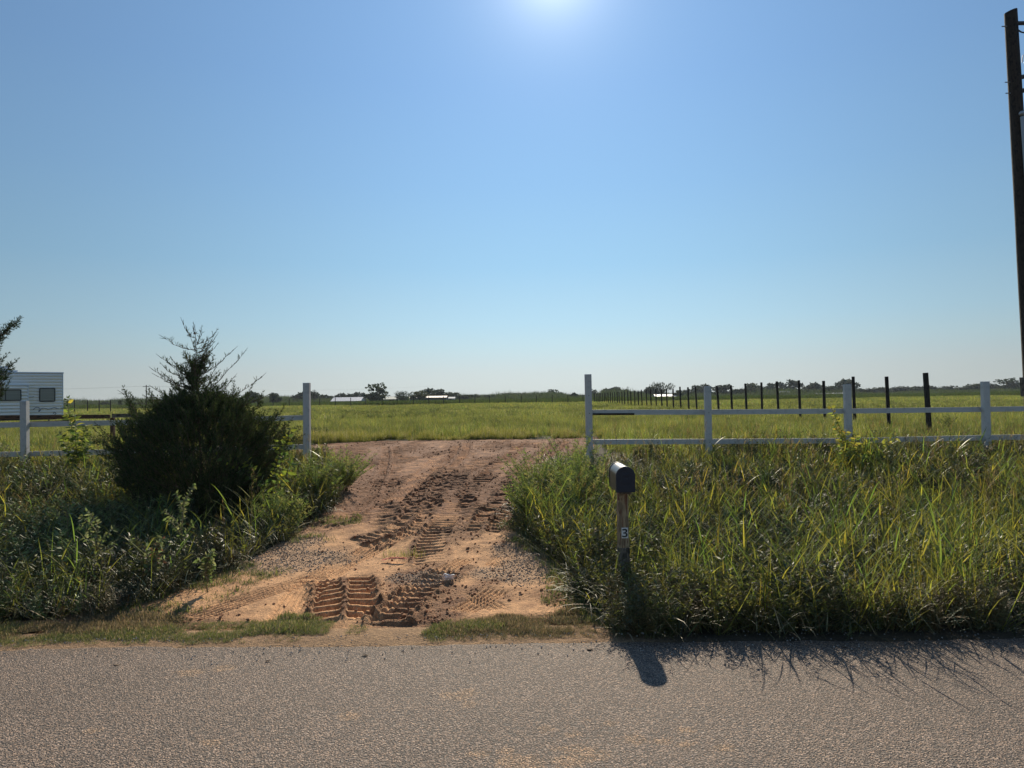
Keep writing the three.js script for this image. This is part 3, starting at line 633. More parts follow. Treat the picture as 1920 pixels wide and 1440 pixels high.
  for (const [x, d, s] of [[-6.1, 22.0, 0.9], [-5.8, 22.2, 0.7], [-5.2, 22.8, 0.45], [-6.4, 22.5, 0.6], [9.9, 15.2, 0.6], [10.2, 15.4, 0.5]]) dark.push({ x, y: landHeight(x, d), z: -d, turn: x, s, c: [1, 1, 1] });
  const root = stuff('field_grass', 'yellow green pasture grass covering the field behind the fence');
  spread(near, 4).forEach((p, k) => scatter(root, 'field_tuft', nearShapes[k], M.leaf, p));
  spread(mid, 3).forEach((p, k) => scatter(root, 'field_clump', midShapes[k], M.leaf, p));
  spread(far, 3).forEach((p, k) => scatter(root, 'far_field_clump', farShapes[k], M.leaf, p));
  spread(rim, 2).forEach((p, k) => scatter(root, 'rim_tuft', rimShapes[k], M.leaf, p));
  spread(clumps, 2).forEach((p, k) => scatter(root, 'field_weed', clumpShapes[k], M.leaf, p));
  spread(blades, 3).forEach((p, k) => scatter(root, 'field_blades', fanShapes[k], M.blade, p));
  scatter(root, 'dark_weed', darkShape, M.leaf, dark);

  const band = [], scrub = [], bandShapes = [1, 2, 3].map((k) => shortTuft(350 + k, 60, 0.9, 0.05, [[dull, 0.5], [lush, 0.3], [green, 0.2]], 0.9, 0.8));
  for (let k = 0; k < 16000; k++) {
    const d = lerp(124, 200, Math.pow(r(), 1.5)), x = lerp(-150, 150, r());
    if (!inView(x, d, 4)) continue;
    const n = fbm(x * 0.05, d * 0.05, 3), t = 0.6 + 0.5 * r();
    band.push({ x, y: landHeight(x, d), z: -d, turn: r() * 6.28, s: 0.5 + 0.75 * n + 0.25 * r(), c: [t, t, t] });
  }
  for (let k = 0; k < 15000; k++) {
    const d = lerp(200, 430, Math.pow(r(), 0.7)), x = lerp(-320, 320, r());
    if (!inView(x, d, 8)) continue;
    const t = 0.5 + 0.4 * r();
    scrub.push({ x, y: landHeight(x, d), z: -d, turn: r() * 6.28, s: 0.8 + smooth(240, 330, d) * 6.0 * Math.pow(fbm(x * 0.06, d * 0.03, 3), 1.6), c: [t, t, t * 1.1] });
  }
  const weeds = stuff('far_weeds', 'dark green band of tall weeds beyond the far fence posts');
  spread(band, 3).forEach((p, k) => scatter(weeds, 'far_weed_clump', bandShapes[k], M.farLeaf, p));
  spread(scrub, 3).forEach((p, k) => scatter(weeds, 'far_scrub_clump', bandShapes[k], M.farLeaf, p));
}

// ------------------------------------------------------------------ white board fences
const ORD = 'first second third fourth fifth sixth seventh eighth ninth tenth eleventh twelfth thirteenth fourteenth fifteenth sixteenth seventeenth eighteenth nineteenth twentieth twenty-first twenty-second twenty-third twenty-fourth twenty-fifth twenty-sixth twenty-seventh twenty-eighth twenty-ninth thirtieth'.split(' ');
const FENCE = 13.3;
function whiteFence(posts, rails, label) { // posts: [x, top]; rails: [x0, y0, x1, y1]
  const x0 = posts[0][0], y0 = landHeight(x0, FENCE), root = thing('white_board_fence', x0, y0, -FENCE);
  tag(root, label, 'fence', 'white board fences beside the gateway');
  const r = makeRandom(Math.round(900 + x0 * 10));
  for (const [x, top, wide = 0.115] of posts) {
    const base = landHeight(x, FENCE) - 0.35, g = chamferBox(wide, top - base, 0.115, 0.007);
    g.translate(0, 0, 0); const m = mesh('post', g, M.whitePaint, root);
    m.position.set(x - x0, (top + base) / 2 - y0, 0); m.rotation.z = (r() - 0.5) * 0.012; m.rotation.y = (r() - 0.5) * 0.12;
  }
  for (const [a, ya, b, yb] of rails) {
    const L = Math.hypot(b - a, yb - ya), g = chamferBox(0.095, 0.034, L, 0.004); g.rotateY(Math.PI / 2); g.rotateX(Math.PI / 2); boxUV(g);
    const uv = g.attributes.uv; for (let i = 0; i < uv.count; i++) { const u = uv.getX(i); uv.setXY(i, uv.getY(i) + a, u + a); }
    const m = mesh('rail', g, M.whitePaint, root);
    m.position.set((a + b) / 2 - x0, (ya + yb) / 2 - y0, -0.0775 - 0.003 * r()); m.rotation.z = Math.atan2(yb - ya, b - a);
  }
  return [root, x0, y0];
}
{
  const [root, x0, y0] = whiteFence([[1.43, 2.20, 0.122], [3.66, 1.945], [6.28, 1.94], [8.86, 1.955], [11.4, 1.95]],
    [[1.42, 1.487, 3.658, 1.458], [3.662, 1.458, 6.278, 1.438], [6.282, 1.438, 8.858, 1.432], [8.862, 1.432, 11.4, 1.43], [1.42, 0.930, 3.658, 0.905], [3.662, 0.905, 6.278, 0.882], [6.282, 0.882, 8.858, 0.900], [8.862, 0.900, 11.4, 0.905]],
    'long white two-rail board fence to the right of the gateway');
  const strip = mesh('split_edge', chamferBox(0.78, 0.038, 0.05, 0.004), M.bareWood, root); tag(strip, 'dark bare wood where the rail edge has split away');
  strip.position.set(1.90 - x0, 1.446 - y0, -0.066); strip.rotation.z = -0.012;
  for (const [x, y] of [[1.43, 1.80], [1.435, 1.47], [3.66, 1.45], [3.66, 0.90], [1.43, 0.92]]) { // bolt heads
    const b = mesh('bolt', new THREE.CylinderGeometry(0.008, 0.008, 0.008, 8).rotateX(Math.PI / 2), M.darkSteel, root); b.position.set(x - x0, y - y0, 0.061);
  }
  whiteFence([[-3.85, 2.118, 0.12], [-6.5, 1.86], [-9.13, 1.857], [-11.7, 1.85]],
    [[-6.502, 1.43, -3.84, 1.468], [-9.132, 1.412, -6.498, 1.43], [-11.7, 1.40, -9.128, 1.412], [-6.502, 0.885, -3.84, 0.92], [-9.132, 0.86, -6.498, 0.885], [-11.7, 0.85, -9.128, 0.86]],
    'white two-rail board fence passing behind the juniper, left of the gateway');
}

// ------------------------------------------------------------------ dark round posts across the field
{
  const r = makeRandom(1200), make = (h, rad) => { const g = new THREE.CylinderGeometry(rad * 0.96, rad, h + 0.4, 9, 1); g.translate(0, (h + 0.4) / 2 - 0.4, 0); const uv = g.attributes.uv; for (let i = 0; i < uv.count; i++) uv.setXY(i, uv.getX(i) * 0.4, uv.getY(i) * h); return g; };
  const tops = [2.30, 2.265, 2.336, 2.248, 2.328, 2.34, 2.344, 2.341, 2.303, 2.316, 2.39, 2.366, 2.332, 2.406, 2.284], xs = [11.376, 11.573, 11.699, 11.746, 11.812, 11.849, 11.97, 12.033, 12.046, 12.024, 12.109, 12.018, 12.102, 12.133, 12.146];
  const lean = { 1: -0.02, 0: -0.035, 9: -0.05, 10: -0.04, 11: -0.05, 12: -0.03, 8: -0.03 };
  for (let i = 0; i < 42; i++) {
    const d = 19.4 + 2.44 * i, x = xs[i] ?? 12.15 + 0.058 * (i - 14) + 0.1 * (r() - 0.5), y = landHeight(x, d), top = (tops[i] ?? 2.33 + 0.12 * (r() - 0.5)) - y;
    const g = i === 0 ? chamferBox(0.10, 0.10, top + 0.4, 0.006).rotateX(-Math.PI / 2).translate(0, (top + 0.4) / 2 - 0.4, 0) : make(top, 0.052 + 0.012 * r());
    const m = mesh('fence_post', i === 0 ? boxUV(g) : g, M.darkWood);
    m.position.set(x, y, -d); m.rotation.z = -(lean[i] ?? -0.02 + 0.03 * (r() - 0.5)) ; m.rotation.x = (r() - 0.5) * 0.03;
    tag(m, i === 0 ? 'nearest and tallest dark square post of the row receding across the field' : i < 24 ? `dark round post, ${ORD[i]} from the near end of the row receding across the field` : `small distant dark post, ${ORD[41 - i]} from the far end of the receding row`, 'post', i < 24 ? 'dark posts in the receding row' : 'distant dark posts at the far end of the receding row');
  }
  for (let i = 0; i < 23; i++) {
    const x = 11.9 - 2.6 * i + 0.2 * (r() - 0.5), d = 119 + 0.6 * (r() - 0.5), y = landHeight(x, d), m = mesh('fence_post', make(2.14 + 0.08 * (r() - 0.5) + 0.006 * i - y, 0.06), M.darkWood);
    m.position.set(x, y, -d); m.rotation.z = (r() - 0.5) * 0.03;
    tag(m, `thin far post, ${ORD[i]} from the right in the row along the field's far edge`, 'post', 'posts along the far edge of the field');
  }
  [[-52.4, 85], [-50.85, 85], [-49.45, 85], [-48.1, 85], [-45.7, 85], [-43.2, 86], [-41.2, 88]].forEach(([x, d], i) => {
    const y = landHeight(x, d), m = mesh('fence_post', make(2.3 - y - 0.02 * i, 0.06), M.darkWood); m.position.set(x, y, -d);
    tag(m, `slim dark post right of the trailer, ${ORD[i]} from the trailer`, 'post', 'slim posts right of the trailer');
  });
}

// ------------------------------------------------------------------ mailbox
{
  const X = 0.985, D = 6.45, y0 = landHeight(X, D), root = thing('mailbox', X, y0, -D);
  tag(root, 'black dome-topped mailbox on a worn wooden post with number 3', 'mailbox');
  const w = 0.158, h = 0.216, arch = (W, Hh) => { const s = new THREE.Shape(), a = W / 2; s.moveTo(-a, 0); s.lineTo(a, 0); s.lineTo(a, Hh - a); s.absarc(0, Hh - a, a, 0, Math.PI, false); s.closePath(); return s; };
  const black = new THREE.MeshPhysicalMaterial({ color: rgb(0.018, 0.020, 0.028), roughness: 0.42, clearcoat: 0.2, clearcoatRoughness: 0.25 });
  const face = std({ color: rgb(0.014, 0.017, 0.028), roughness: 0.5 });
  const bottom = 0.937 - y0, front = D - 6.25;
  const body = new THREE.ExtrudeGeometry(arch(w, h), { depth: 0.43, bevelEnabled: false, curveSegments: 20 }); body.translate(0, 0, -0.43);
  mesh('body', body, black, root).position.set(0, bottom + 0.004, front - 0.008);
  const rimG = new THREE.ExtrudeGeometry(arch(w + 0.008, h + 0.008), { depth: 0.014, bevelEnabled: true, bevelSize: 0.002, bevelThickness: 0.002, bevelSegments: 2, curveSegments: 20 });
  const door = mesh('door', rimG, face, root); door.position.set(0, bottom, front - 0.012);
  for (const [ww, hh, yy, tk] of [[0.088, 0.046, 0.095, 0.0025], [0.062, 0.030, 0.152, 0.002]]) { const e = mesh('embossed_panel', chamferBox(ww, hh, 0.005, 0.0018), face, door); e.position.set(0, yy, 0.0165); }
  const tab = mesh('pull_tab', chamferBox(0.022, 0.016, 0.02, 0.003), face, door); tab.position.set(0, 0.212, 0.018);
  mesh('rear_panel', rimG, black, root).position.set(0, bottom, front - 0.452);
  // worn post: pale wood with red brown paint left in streaks
  const st = wrapNoise(256, 512, 40, 51), bl = wrapNoise(256, 512, 10, 52), fi = wrapNoise(256, 512, 128, 53);
  const wear = texture(256, 512, 0.30, 1.3, (i, j) => {
    const a = st(i, j * 0.12), b = bl(i, j), f = fi(i, j * 0.25), red = 0.8 * smooth(0.62, 0.70, 0.6 * a + 0.4 * b), pale = smooth(0.4, 0.6, b);
    return [lerp(lerp(168, 205, pale), 138, red) - 40 * f, lerp(lerp(148, 184, pale), 92, red) - 38 * f, lerp(lerp(122, 152, pale), 72, red) - 34 * f];
  }, true);
  const postMat = std({ color: rgb(0.72, 0.68, 0.62), map: wear, bumpMap: woodBump, bumpScale: 0.004, roughness: 0.92 });
  const H1 = 0.936 - y0, pg = chamferBox(0.094, H1 + 0.4, 0.094, 0.006); pg.translate(0, (H1 + 0.4) / 2 - 0.4, 0); boxUV(pg);
  const post = mesh('post', pg, postMat, root); post.position.set(0, 0, 0);
  const sleeve = chamferBox(0.100, 0.42 - y0 + 0.4, 0.100, 0.006); sleeve.translate(0, (0.42 - y0 - 0.4) / 2, 0); boxUV(sleeve);
  tag(mesh('post_base', sleeve, M.greyWood, root), 'darker lower length of the post');
  const board = chamferBox(0.11, 0.018, 0.30, 0.003); mesh('mounting_board', board, M.greyWood, root).position.set(0, bottom - 0.011, 0.02);
  const plate = mesh('number_plate', chamferBox(0.058, 0.094, 0.004, 0.001), std({ color: rgb(0.72, 0.70, 0.66), roughness: 0.7 }), post);
  plate.position.set(0.008, 0.552 - y0, 0.0495);
  const font = await new FontLoader().loadAsync('fonts/droid/droid_sans_bold.typeface.json');
  const tg = new TextGeometry('3', { font, size: 0.074, depth: 0.002, curveSegments: 8 }); tg.computeBoundingBox(); const bb = tg.boundingBox;
  tg.translate(-(bb.min.x + bb.max.x) / 2, -(bb.min.y + bb.max.y) / 2, 0.0018);
  mesh('digit', tg, std({ color: rgb(0.012, 0.012, 0.012), roughness: 0.5 }), plate);
}

// ------------------------------------------------------------------ utility pole at the right edge, and a panel on a pipe beside it
{
  const D = 14, X = 10.30, y0 = landHeight(X, D), root = thing('utility_pole', X, y0, -D);
  tag(root, 'tall dark wooden utility pole at the right edge of the picture', 'utility pole');
  const top = 9.33 - y0, lean = (10.28 - 10.03) / 8.8, at = (y, dx = 0, dz = 0) => [-lean * y + dx, y, dz];
  const g = new THREE.CylinderGeometry(0.112, 0.16, top + 1, 20, 14); g.translate(0, (top + 1) / 2 - 1, 0);
  const p = g.attributes.position, uv = g.attributes.uv;
  for (let i = 0; i < p.count; i++) {
    const y = p.getY(i), cut = y > top - 0.01 ? 0.035 * p.getX(i) / 0.122 : 0, k = 1 + 0.05 * (noise(Math.atan2(p.getX(i), p.getZ(i)) * 2 + 9, y * 0.8) - 0.5);
    p.setXYZ(i, p.getX(i) * k - lean * y, y + cut, p.getZ(i) * k); uv.setXY(i, uv.getX(i) * 1, uv.getY(i) * 10);
  }
  g.computeVertexNormals(); mesh('shaft', g, M.poleWood, root);
  const hgt = (y) => y - y0;
  const bars = [[9.09, 0.04, 0], [8.0, 0.045, 0.02], [7.72, 0.045, 0.03]];
  for (const [y, r, rise] of bars) { const c = at(hgt(y)); mesh('bracket_arm', tube([[c[0] + 0.08, c[1], 0], [c[0] + 0.5, c[1] + rise * 3, 0], [c[0] + 0.95, c[1] + rise * 5, 0]], r, 6, 8), M.darkSteel, root); }
  { const c = at(hgt(8.92)); mesh('bracket_brace', tube([[c[0] + 0.10, c[1] + 0.03, 0.02], [c[0] + 0.2, c[1] - 0.03, 0.02], [c[0] + 0.6, c[1], 0.02], [c[0] + 0.9, c[1] + 0.12, 0.02]], 0.014, 10, 6), M.darkSteel, root); }
  for (const y of [9.02, 7.9, 7.68]) { const c = at(hgt(y)); const b = mesh('bolt', new THREE.CylinderGeometry(0.011, 0.011, 0.30, 8).rotateZ(Math.PI / 2), M.steel, root); b.position.set(c[0] - 0.06, c[1], 0.02); }
  { const c = at(hgt(8.3)); mesh('insulator_bail', tube([[c[0] + 0.13, c[1] - 0.02, 0.05], [c[0] + 0.16, c[1] + 0.13, 0.05], [c[0] + 0.2, c[1] + 0.1, 0.05], [c[0] + 0.22, c[1] - 0.01, 0.05]], 0.009, 12, 6), M.steel, root);
    const ins = new THREE.LatheGeometry([[0, -0.06], [0.03, -0.06], [0.045, -0.03], [0.03, -0.01], [0.05, 0.01], [0.035, 0.05], [0, 0.06]].map((q) => new THREE.Vector2(...q)), 12); ins.rotateZ(Math.PI / 2);
    mesh('insulator', ins, M.porcelain, root).position.set(c[0] + 0.24, c[1] - 0.04, 0.05); }
  { const a = at(hgt(7.15)), b = at(0.1); mesh('conduit', tube([[a[0] - 0.02, a[1], 0.165], [(a[0] + b[0]) / 2, (a[1] + b[1]) / 2, 0.19], [b[0] + 0.02, b[1], 0.21]], 0.032, 10, 8), M.steel, root);
    const cap = mesh('conduit_cap', new THREE.SphereGeometry(0.05, 10, 8), M.steel, root); cap.position.set(a[0] - 0.03, a[1] + 0.06, 0.175); }
  for (const [y0w, n] of [[9.1, 0], [8.3, 1], [7.95, 2], [7.1, 3]]) {
    const c = at(hgt(y0w)), sx = X + c[0] + [0.9, 0.27, 0.9, 0.12][n], y = y0w + [0.02, -0.04, 0.08, 0][n], pts = [];
    for (let k = 0; k <= 8; k++) { const t = k / 8; pts.push([sx + 30 * t, y - 1.2 * 4 * t * (1 - t) * 0.5 - (n === 3 ? 0.5 * t : 0), -D + (n - 1) * 0.5 * t]); }
    const wmesh = mesh('overhead_wire', tube(pts, 0.008, 16, 5), M.darkSteel);
    tag(wmesh, ['topmost wire leaving the tall pole at the right', 'second wire down from the tall pole at the right', 'third wire down from the tall pole at the right', 'lowest wire leaving the tall pole at the right'][n], 'wire', 'wires on the tall pole');
  }
  const PX = 10.05, PD = 13.75, py = landHeight(PX, PD), panel = thing('meter_panel', PX, py, -PD);
  tag(panel, 'weathered wooden panel on a dark pipe beside the tall pole', 'panel');
  const bd = mesh('board', chamferBox(0.44, 0.37, 0.05, 0.006), M.greyWood, panel); bd.position.set(0.02, 1.855 - py, 0); bd.rotation.z = 0.05;
  mesh('leg', tube([[-0.08, -0.3, -0.03], [-0.075, 0.7, -0.03], [-0.06, 1.75 - py, -0.03]], 0.024, 6, 8), M.darkSteel, panel);
  mesh('meter_box', chamferBox(0.2, 0.28, 0.12, 0.01), M.steel, panel).position.set(0.1, 1.86 - py, 0.088);
}

// ------------------------------------------------------------------ travel trailer behind a low wooden rail at the left
{
  const root = thing('travel_trailer', -20.9, 0.6, -33, 37 * DEG);
  tag(root, 'white ribbed travel trailer parked at the left edge of the field', 'trailer');
  const skin = new THREE.MeshPhysicalMaterial({ color: rgb(0.86, 0.82, 0.76), roughness: 0.3, clearcoat: 0.3, clearcoatRoughness: 0.25 }), trim = std({ color: rgb(0.62, 0.63, 0.65), roughness: 0.45 }), rubber = std({ color: rgb(0.02, 0.02, 0.02), roughness: 0.7 });
  const glass = std({ color: rgb(0.20, 0.21, 0.185), roughness: 0.18 }), decal = std({ color: rgb(0.16, 0.17, 0.21), roughness: 0.6 });
  const y0 = 0.66, y1 = 2.62, ribs = 14;
  function siding(L, a, b, n) { // wavy sheet, ribs running along it
    const s = new THREE.Shape(); s.moveTo(-0.03, a);
    for (let k = 0; k <= n * 8; k++) { const t = k / (n * 8), ph = (t * n) % 1; s.lineTo(0.062 * Math.pow(Math.sin(Math.PI * ph), 2), lerp(a, b, t)); }
    s.lineTo(-0.03, b); s.closePath();
    const g = new THREE.ExtrudeGeometry(s, { depth: L, bevelEnabled: false }); g.rotateY(-Math.PI / 2); g.scale(1, 1, -1); // profile out along +z, length along -x
    const p = g.attributes.position; for (let i = 0; i < p.count; i++) p.setZ(i, -p.getZ(i)); g.index && g.index.array.reverse(); g.computeVertexNormals();
    return g;
  }
  const inner = new THREE.BoxGeometry(7.4, y1 - y0, 2.3); inner.translate(-3.7, (y0 + y1) / 2, -1.19); mesh('body', inner, skin, root);
  mesh('side_siding', siding(7.39, y0, y1 - 0.02, ribs), skin, root).position.set(0, 0, 0.0);
  const cornerG = chamferBox(0.05, y1 - y0, 0.05, 0.01); mesh('corner_trim', cornerG, trim, root).position.set(0.005, (y0 + y1) / 2, 0.012);
  const roof = mesh('roof', chamferBox(7.5, 0.06, 2.44, 0.015), trim, root); roof.position.set(-3.7, y1 + 0.03, -1.18);
  const roofRaise = mesh('raised_roof', chamferBox(5.2, 0.10, 2.3, 0.03), trim, root); roofRaise.position.set(-4.3, y1 + 0.085, -1.2);
  const unit = mesh('roof_vent', chamferBox(0.7, 0.20, 0.7, 0.05), trim, root); unit.position.set(-2.35, y1 + 0.22, -0.7);
  const win = (x, y, w, h, z, split, parent) => {
    const f = mesh('window', (() => { const s = new THREE.Shape(), r = 0.05, a = w / 2, b = h / 2; s.moveTo(-a + r, -b); s.lineTo(a - r, -b); s.absarc(a - r, -b + r, r, -Math.PI / 2, 0); s.lineTo(a, b - r); s.absarc(a - r, b - r, r, 0, Math.PI / 2); s.lineTo(-a + r, b); s.absarc(-a + r, b - r, r, Math.PI / 2, Math.PI); s.lineTo(-a, -b + r); s.absarc(-a + r, -b + r, r, Math.PI, Math.PI * 1.5);
      const hole = new THREE.Path(), c = a - 0.04, e = b - 0.04; hole.moveTo(-c, -e); hole.lineTo(-c, e); hole.lineTo(c, e); hole.lineTo(c, -e); hole.closePath(); s.holes.push(hole);
      return new THREE.ExtrudeGeometry(s, { depth: 0.035, bevelEnabled: false }); })(), rubber, parent);
    f.position.set(x, y, z);
    const pane = mesh('pane', new THREE.BoxGeometry(w - 0.06, h - 0.06, 0.012), glass, f); pane.position.set(0, 0, 0.022);
    for (let k = 2; k < 5; k += 2) { const bl = mesh('blind_slat', new THREE.BoxGeometry(w - 0.1, 0.012, 0.006), std({ color: rgb(0.24, 0.25, 0.22), roughness: 0.7 }), f); bl.position.set(0, -h / 2 + k * h / 6, 0.030); }
    if (split) { const m = mesh('mullion', new THREE.BoxGeometry(0.035, h - 0.06, 0.03), rubber, f); m.position.set(0, 0, 0.02); }
  };
  win(-0.60, 1.64, 0.62, 0.63, 0.050, false, root);
  const so = new THREE.Group(); so.name = 'slide_out'; root.add(so); so.position.set(0, 0, 0);
  const sb = new THREE.BoxGeometry(3.6, 1.36, 0.40); sb.translate(-3.13, 1.37, 0.20); mesh('slide_box', sb, skin, so);
  const ss = mesh('slide_siding', siding(3.58, 0.69, 2.02, 9), skin, so); ss.position.set(-1.34, 0, 0.40);
  mesh('slide_trim', chamferBox(0.07, 1.38, 0.05, 0.01), trim, so).position.set(-1.35, 1.37, 0.425);
  mesh('slide_cap', chamferBox(3.66, 0.05, 0.5, 0.01), trim, so).position.set(-3.13, 2.075, 0.2);
  win(-2.17, 1.63, 1.15, 0.50, 0.450, true, so);
  const stroke = (pts, r, parent) => { const g = tube(pts, r, 18, 5); g.scale(1, 1, 0.35); mesh('script_decal', g, decal, parent); };
  const zz = 0.19;
  stroke([[-1.15, 0.95, zz], [-1.0, 1.08, zz], [-0.85, 0.96, zz], [-0.95, 0.86, zz], [-0.8, 1.02, zz], [-0.6, 1.0, zz]], 0.014, root);
  stroke([[-0.62, 0.98, zz], [-0.45, 1.0, zz], [-0.35, 1.04, zz], [-0.15, 0.99, zz], [0.0, 1.0, zz]], 0.016, root);
  stroke([[-1.5, 1.55, zz], [-1.4, 1.6, zz], [-1.3, 1.54, zz], [-1.1, 1.56, zz]], 0.012, root);
  stroke([[-0.38, 0.76, zz], [-0.32, 0.83, zz], [-0.26, 0.77, zz], [-0.32, 0.72, zz]], 0.014, root);
  const under = mesh('chassis', new THREE.BoxGeometry(7.0, 0.16, 1.8), M.darkSteel, root); under.position.set(-3.7, 0.57, -1.2);
  for (const x of [-3.0, -3.9]) for (const z of [-0.12, -2.2]) { const wl = mesh('wheel', new THREE.CylinderGeometry(0.33, 0.33, 0.2, 20).rotateX(Math.PI / 2), rubber, root); wl.position.set(x, 0.33, z); const rim = mesh('rim', new THREE.CylinderGeometry(0.18, 0.18, 0.215, 14).rotateX(Math.PI / 2), trim, wl); }
  mesh('jack_leg', new THREE.CylinderGeometry(0.03, 0.03, 0.66, 8), M.darkSteel, root).position.set(-0.5, 0.33, -0.5);

  const rf = thing('wooden_rail_fence', -11.3, landHeight(-11.3, 20), -20); tag(rf, 'low brown wooden rail with grey end board in front of the trailer', 'fence');
  const fy = landHeight(-11.3, 20), lay = (name, x0, x1, y, h, th, mat, dz = 0, tilt = 0) => { const g = chamferBox(h, th, x1 - x0, 0.005); g.rotateY(Math.PI / 2); g.rotateX(Math.PI / 2); boxUV(g); const uv = g.attributes.uv; for (let i = 0; i < uv.count; i++) uv.setXY(i, uv.getY(i), uv.getX(i)); const m = mesh(name, g, mat, rf); m.position.set((x0 + x1) / 2 + 11.3, y - fy, dz); m.rotation.z = tilt; return m; };
  lay('rail', -18.4, -14.82, 1.45, 0.11, 0.05, M.brownWood, 0, -0.004); lay('rail', -14.8, -11.33, 1.435, 0.11, 0.05, M.brownWood, 0, -0.008);
  tag(lay('rail', -11.27, -10.4, 1.445, 0.105, 0.045, M.greyWood), 'weathered grey end board');
  lay('low_plank', -15.6, -12.4, 1.28, 0.05, 0.12, M.greyWood, -0.35, 0.02);
  for (const x of [-11.3, -14.81, -18.2, -10.45]) { const g = chamferBox(0.10, 1.39 - fy + 0.3, 0.10, 0.006); const m = mesh('post', g, M.brownWood, rf); m.position.set(x + 11.3, (1.39 - fy - 0.3) / 2, -0.08); }
}

// ------------------------------------------------------------------ junipers
const juniperGreen = [0.042, 0.064, 0.022], juniperTip = [0.078, 0.106, 0.032];
function spray(foliage, wood, p, d, len, r, density = 1, tip = 0.3) { // a twig whose side shoots are set with short scale-like needles
  const steps = Math.max(3, Math.round(len / 0.045)); let q = p, dir = d;
  for (let k = 0; k < steps; k++) {
    const t = k / steps; dir = norm([dir[0] + (r() - 0.5) * 0.16, dir[1] + 0.035 + (r() - 0.5) * 0.12, dir[2] + (r() - 0.5) * 0.16]);
    const n = [0, 1, 2].map((m) => q[m] + dir[m] * len / steps);
    wood.stick(q, n, 0.0032 * (1 - t) + 0.0014, 0.0032 * (1 - t) + 0.0012, [0.10, 0.075, 0.045], 3);
    const shoots = density > 0.6 ? 3 : 2;
    for (let s = 0; s < shoots; s++) {
      if (r() > density + 0.25) continue;
      const side = perp(dir, r() * 6.28), sd = norm([0, 1, 2].map((m) => dir[m] * 0.85 + side[m] * 0.65 + (m === 1 ? 0.15 : 0))), sl = (0.035 + 0.055 * r()) * (1.15 - 0.75 * t);
      const c = tint(r() < tip + 0.4 * t ? juniperTip : juniperGreen, r, 0.3);
      foliage.needle(q, sd, sl, 0.0034 + 0.0014 * r(), c, r() * 3);
      for (let e = 0; e < (density > 0.5 ? 4 : density > 0.2 ? 2 : 0); e++) { const f = 0.25 + 0.6 * r(), o = [0, 1, 2].map((m) => q[m] + sd[m] * sl * f), s2 = perp(sd, r() * 6.28); foliage.needle(o, norm([0, 1, 2].map((m) => sd[m] + s2[m] * 0.6)), sl * (0.35 + 0.35 * r()), 0.003 + 0.0012 * r(), c, r() * 3); }
    }
    q = n;
  }
  return q;
}
function limb(wood, a, b, r0, r1, sag, r) { // curved limb as a list of points
  const n = 7, pts = [];
  for (let k = 0; k <= n; k++) { const t = k / n; pts.push([lerp(a[0], b[0], t) + (r() - 0.5) * 0.03 * (k && k < n), lerp(a[1], b[1], t) + sag * 4 * t * (1 - t), lerp(a[2], b[2], t) + (r() - 0.5) * 0.03 * (k && k < n)]); }
  for (let k = 0; k < n; k++) wood.stick(pts[k], pts[k + 1], lerp(r0, r1, k / n), lerp(r0, r1, (k + 1) / n), [0.10, 0.075, 0.05], 5);
  return pts;
}
function along(pts, t) { const f = clamp(t, 0, 0.9999) * (pts.length - 1), i = Math.floor(f), u = f - i; return [[0, 1, 2].map((m) => lerp(pts[i][m], pts[i + 1][m], u)), norm([0, 1, 2].map((m) => pts[i + 1][m] - pts[i][m]))]; }
function leafy(foliage, wood, pts, r, count, len, density, from = 0.25, tip = 0.3) {
  for (let k = 0; k < count; k++) {
    const t = from + (1 - from) * (k + r()) / count, [p, d] = along(pts, t), s = perp(d, r() * 6.28);
    spray(foliage, wood, p, norm([0, 1, 2].map((m) => d[m] * 0.75 + s[m] * 0.75 + (m === 1 ? 0.25 : 0))), len * (0.55 + 0.6 * r()) * (1.1 - 0.6 * t), r, density, tip);
  }
  const [p, d] = along(pts, 0.999); spray(foliage, wood, p, d, len * 0.9, r, density, tip);
}
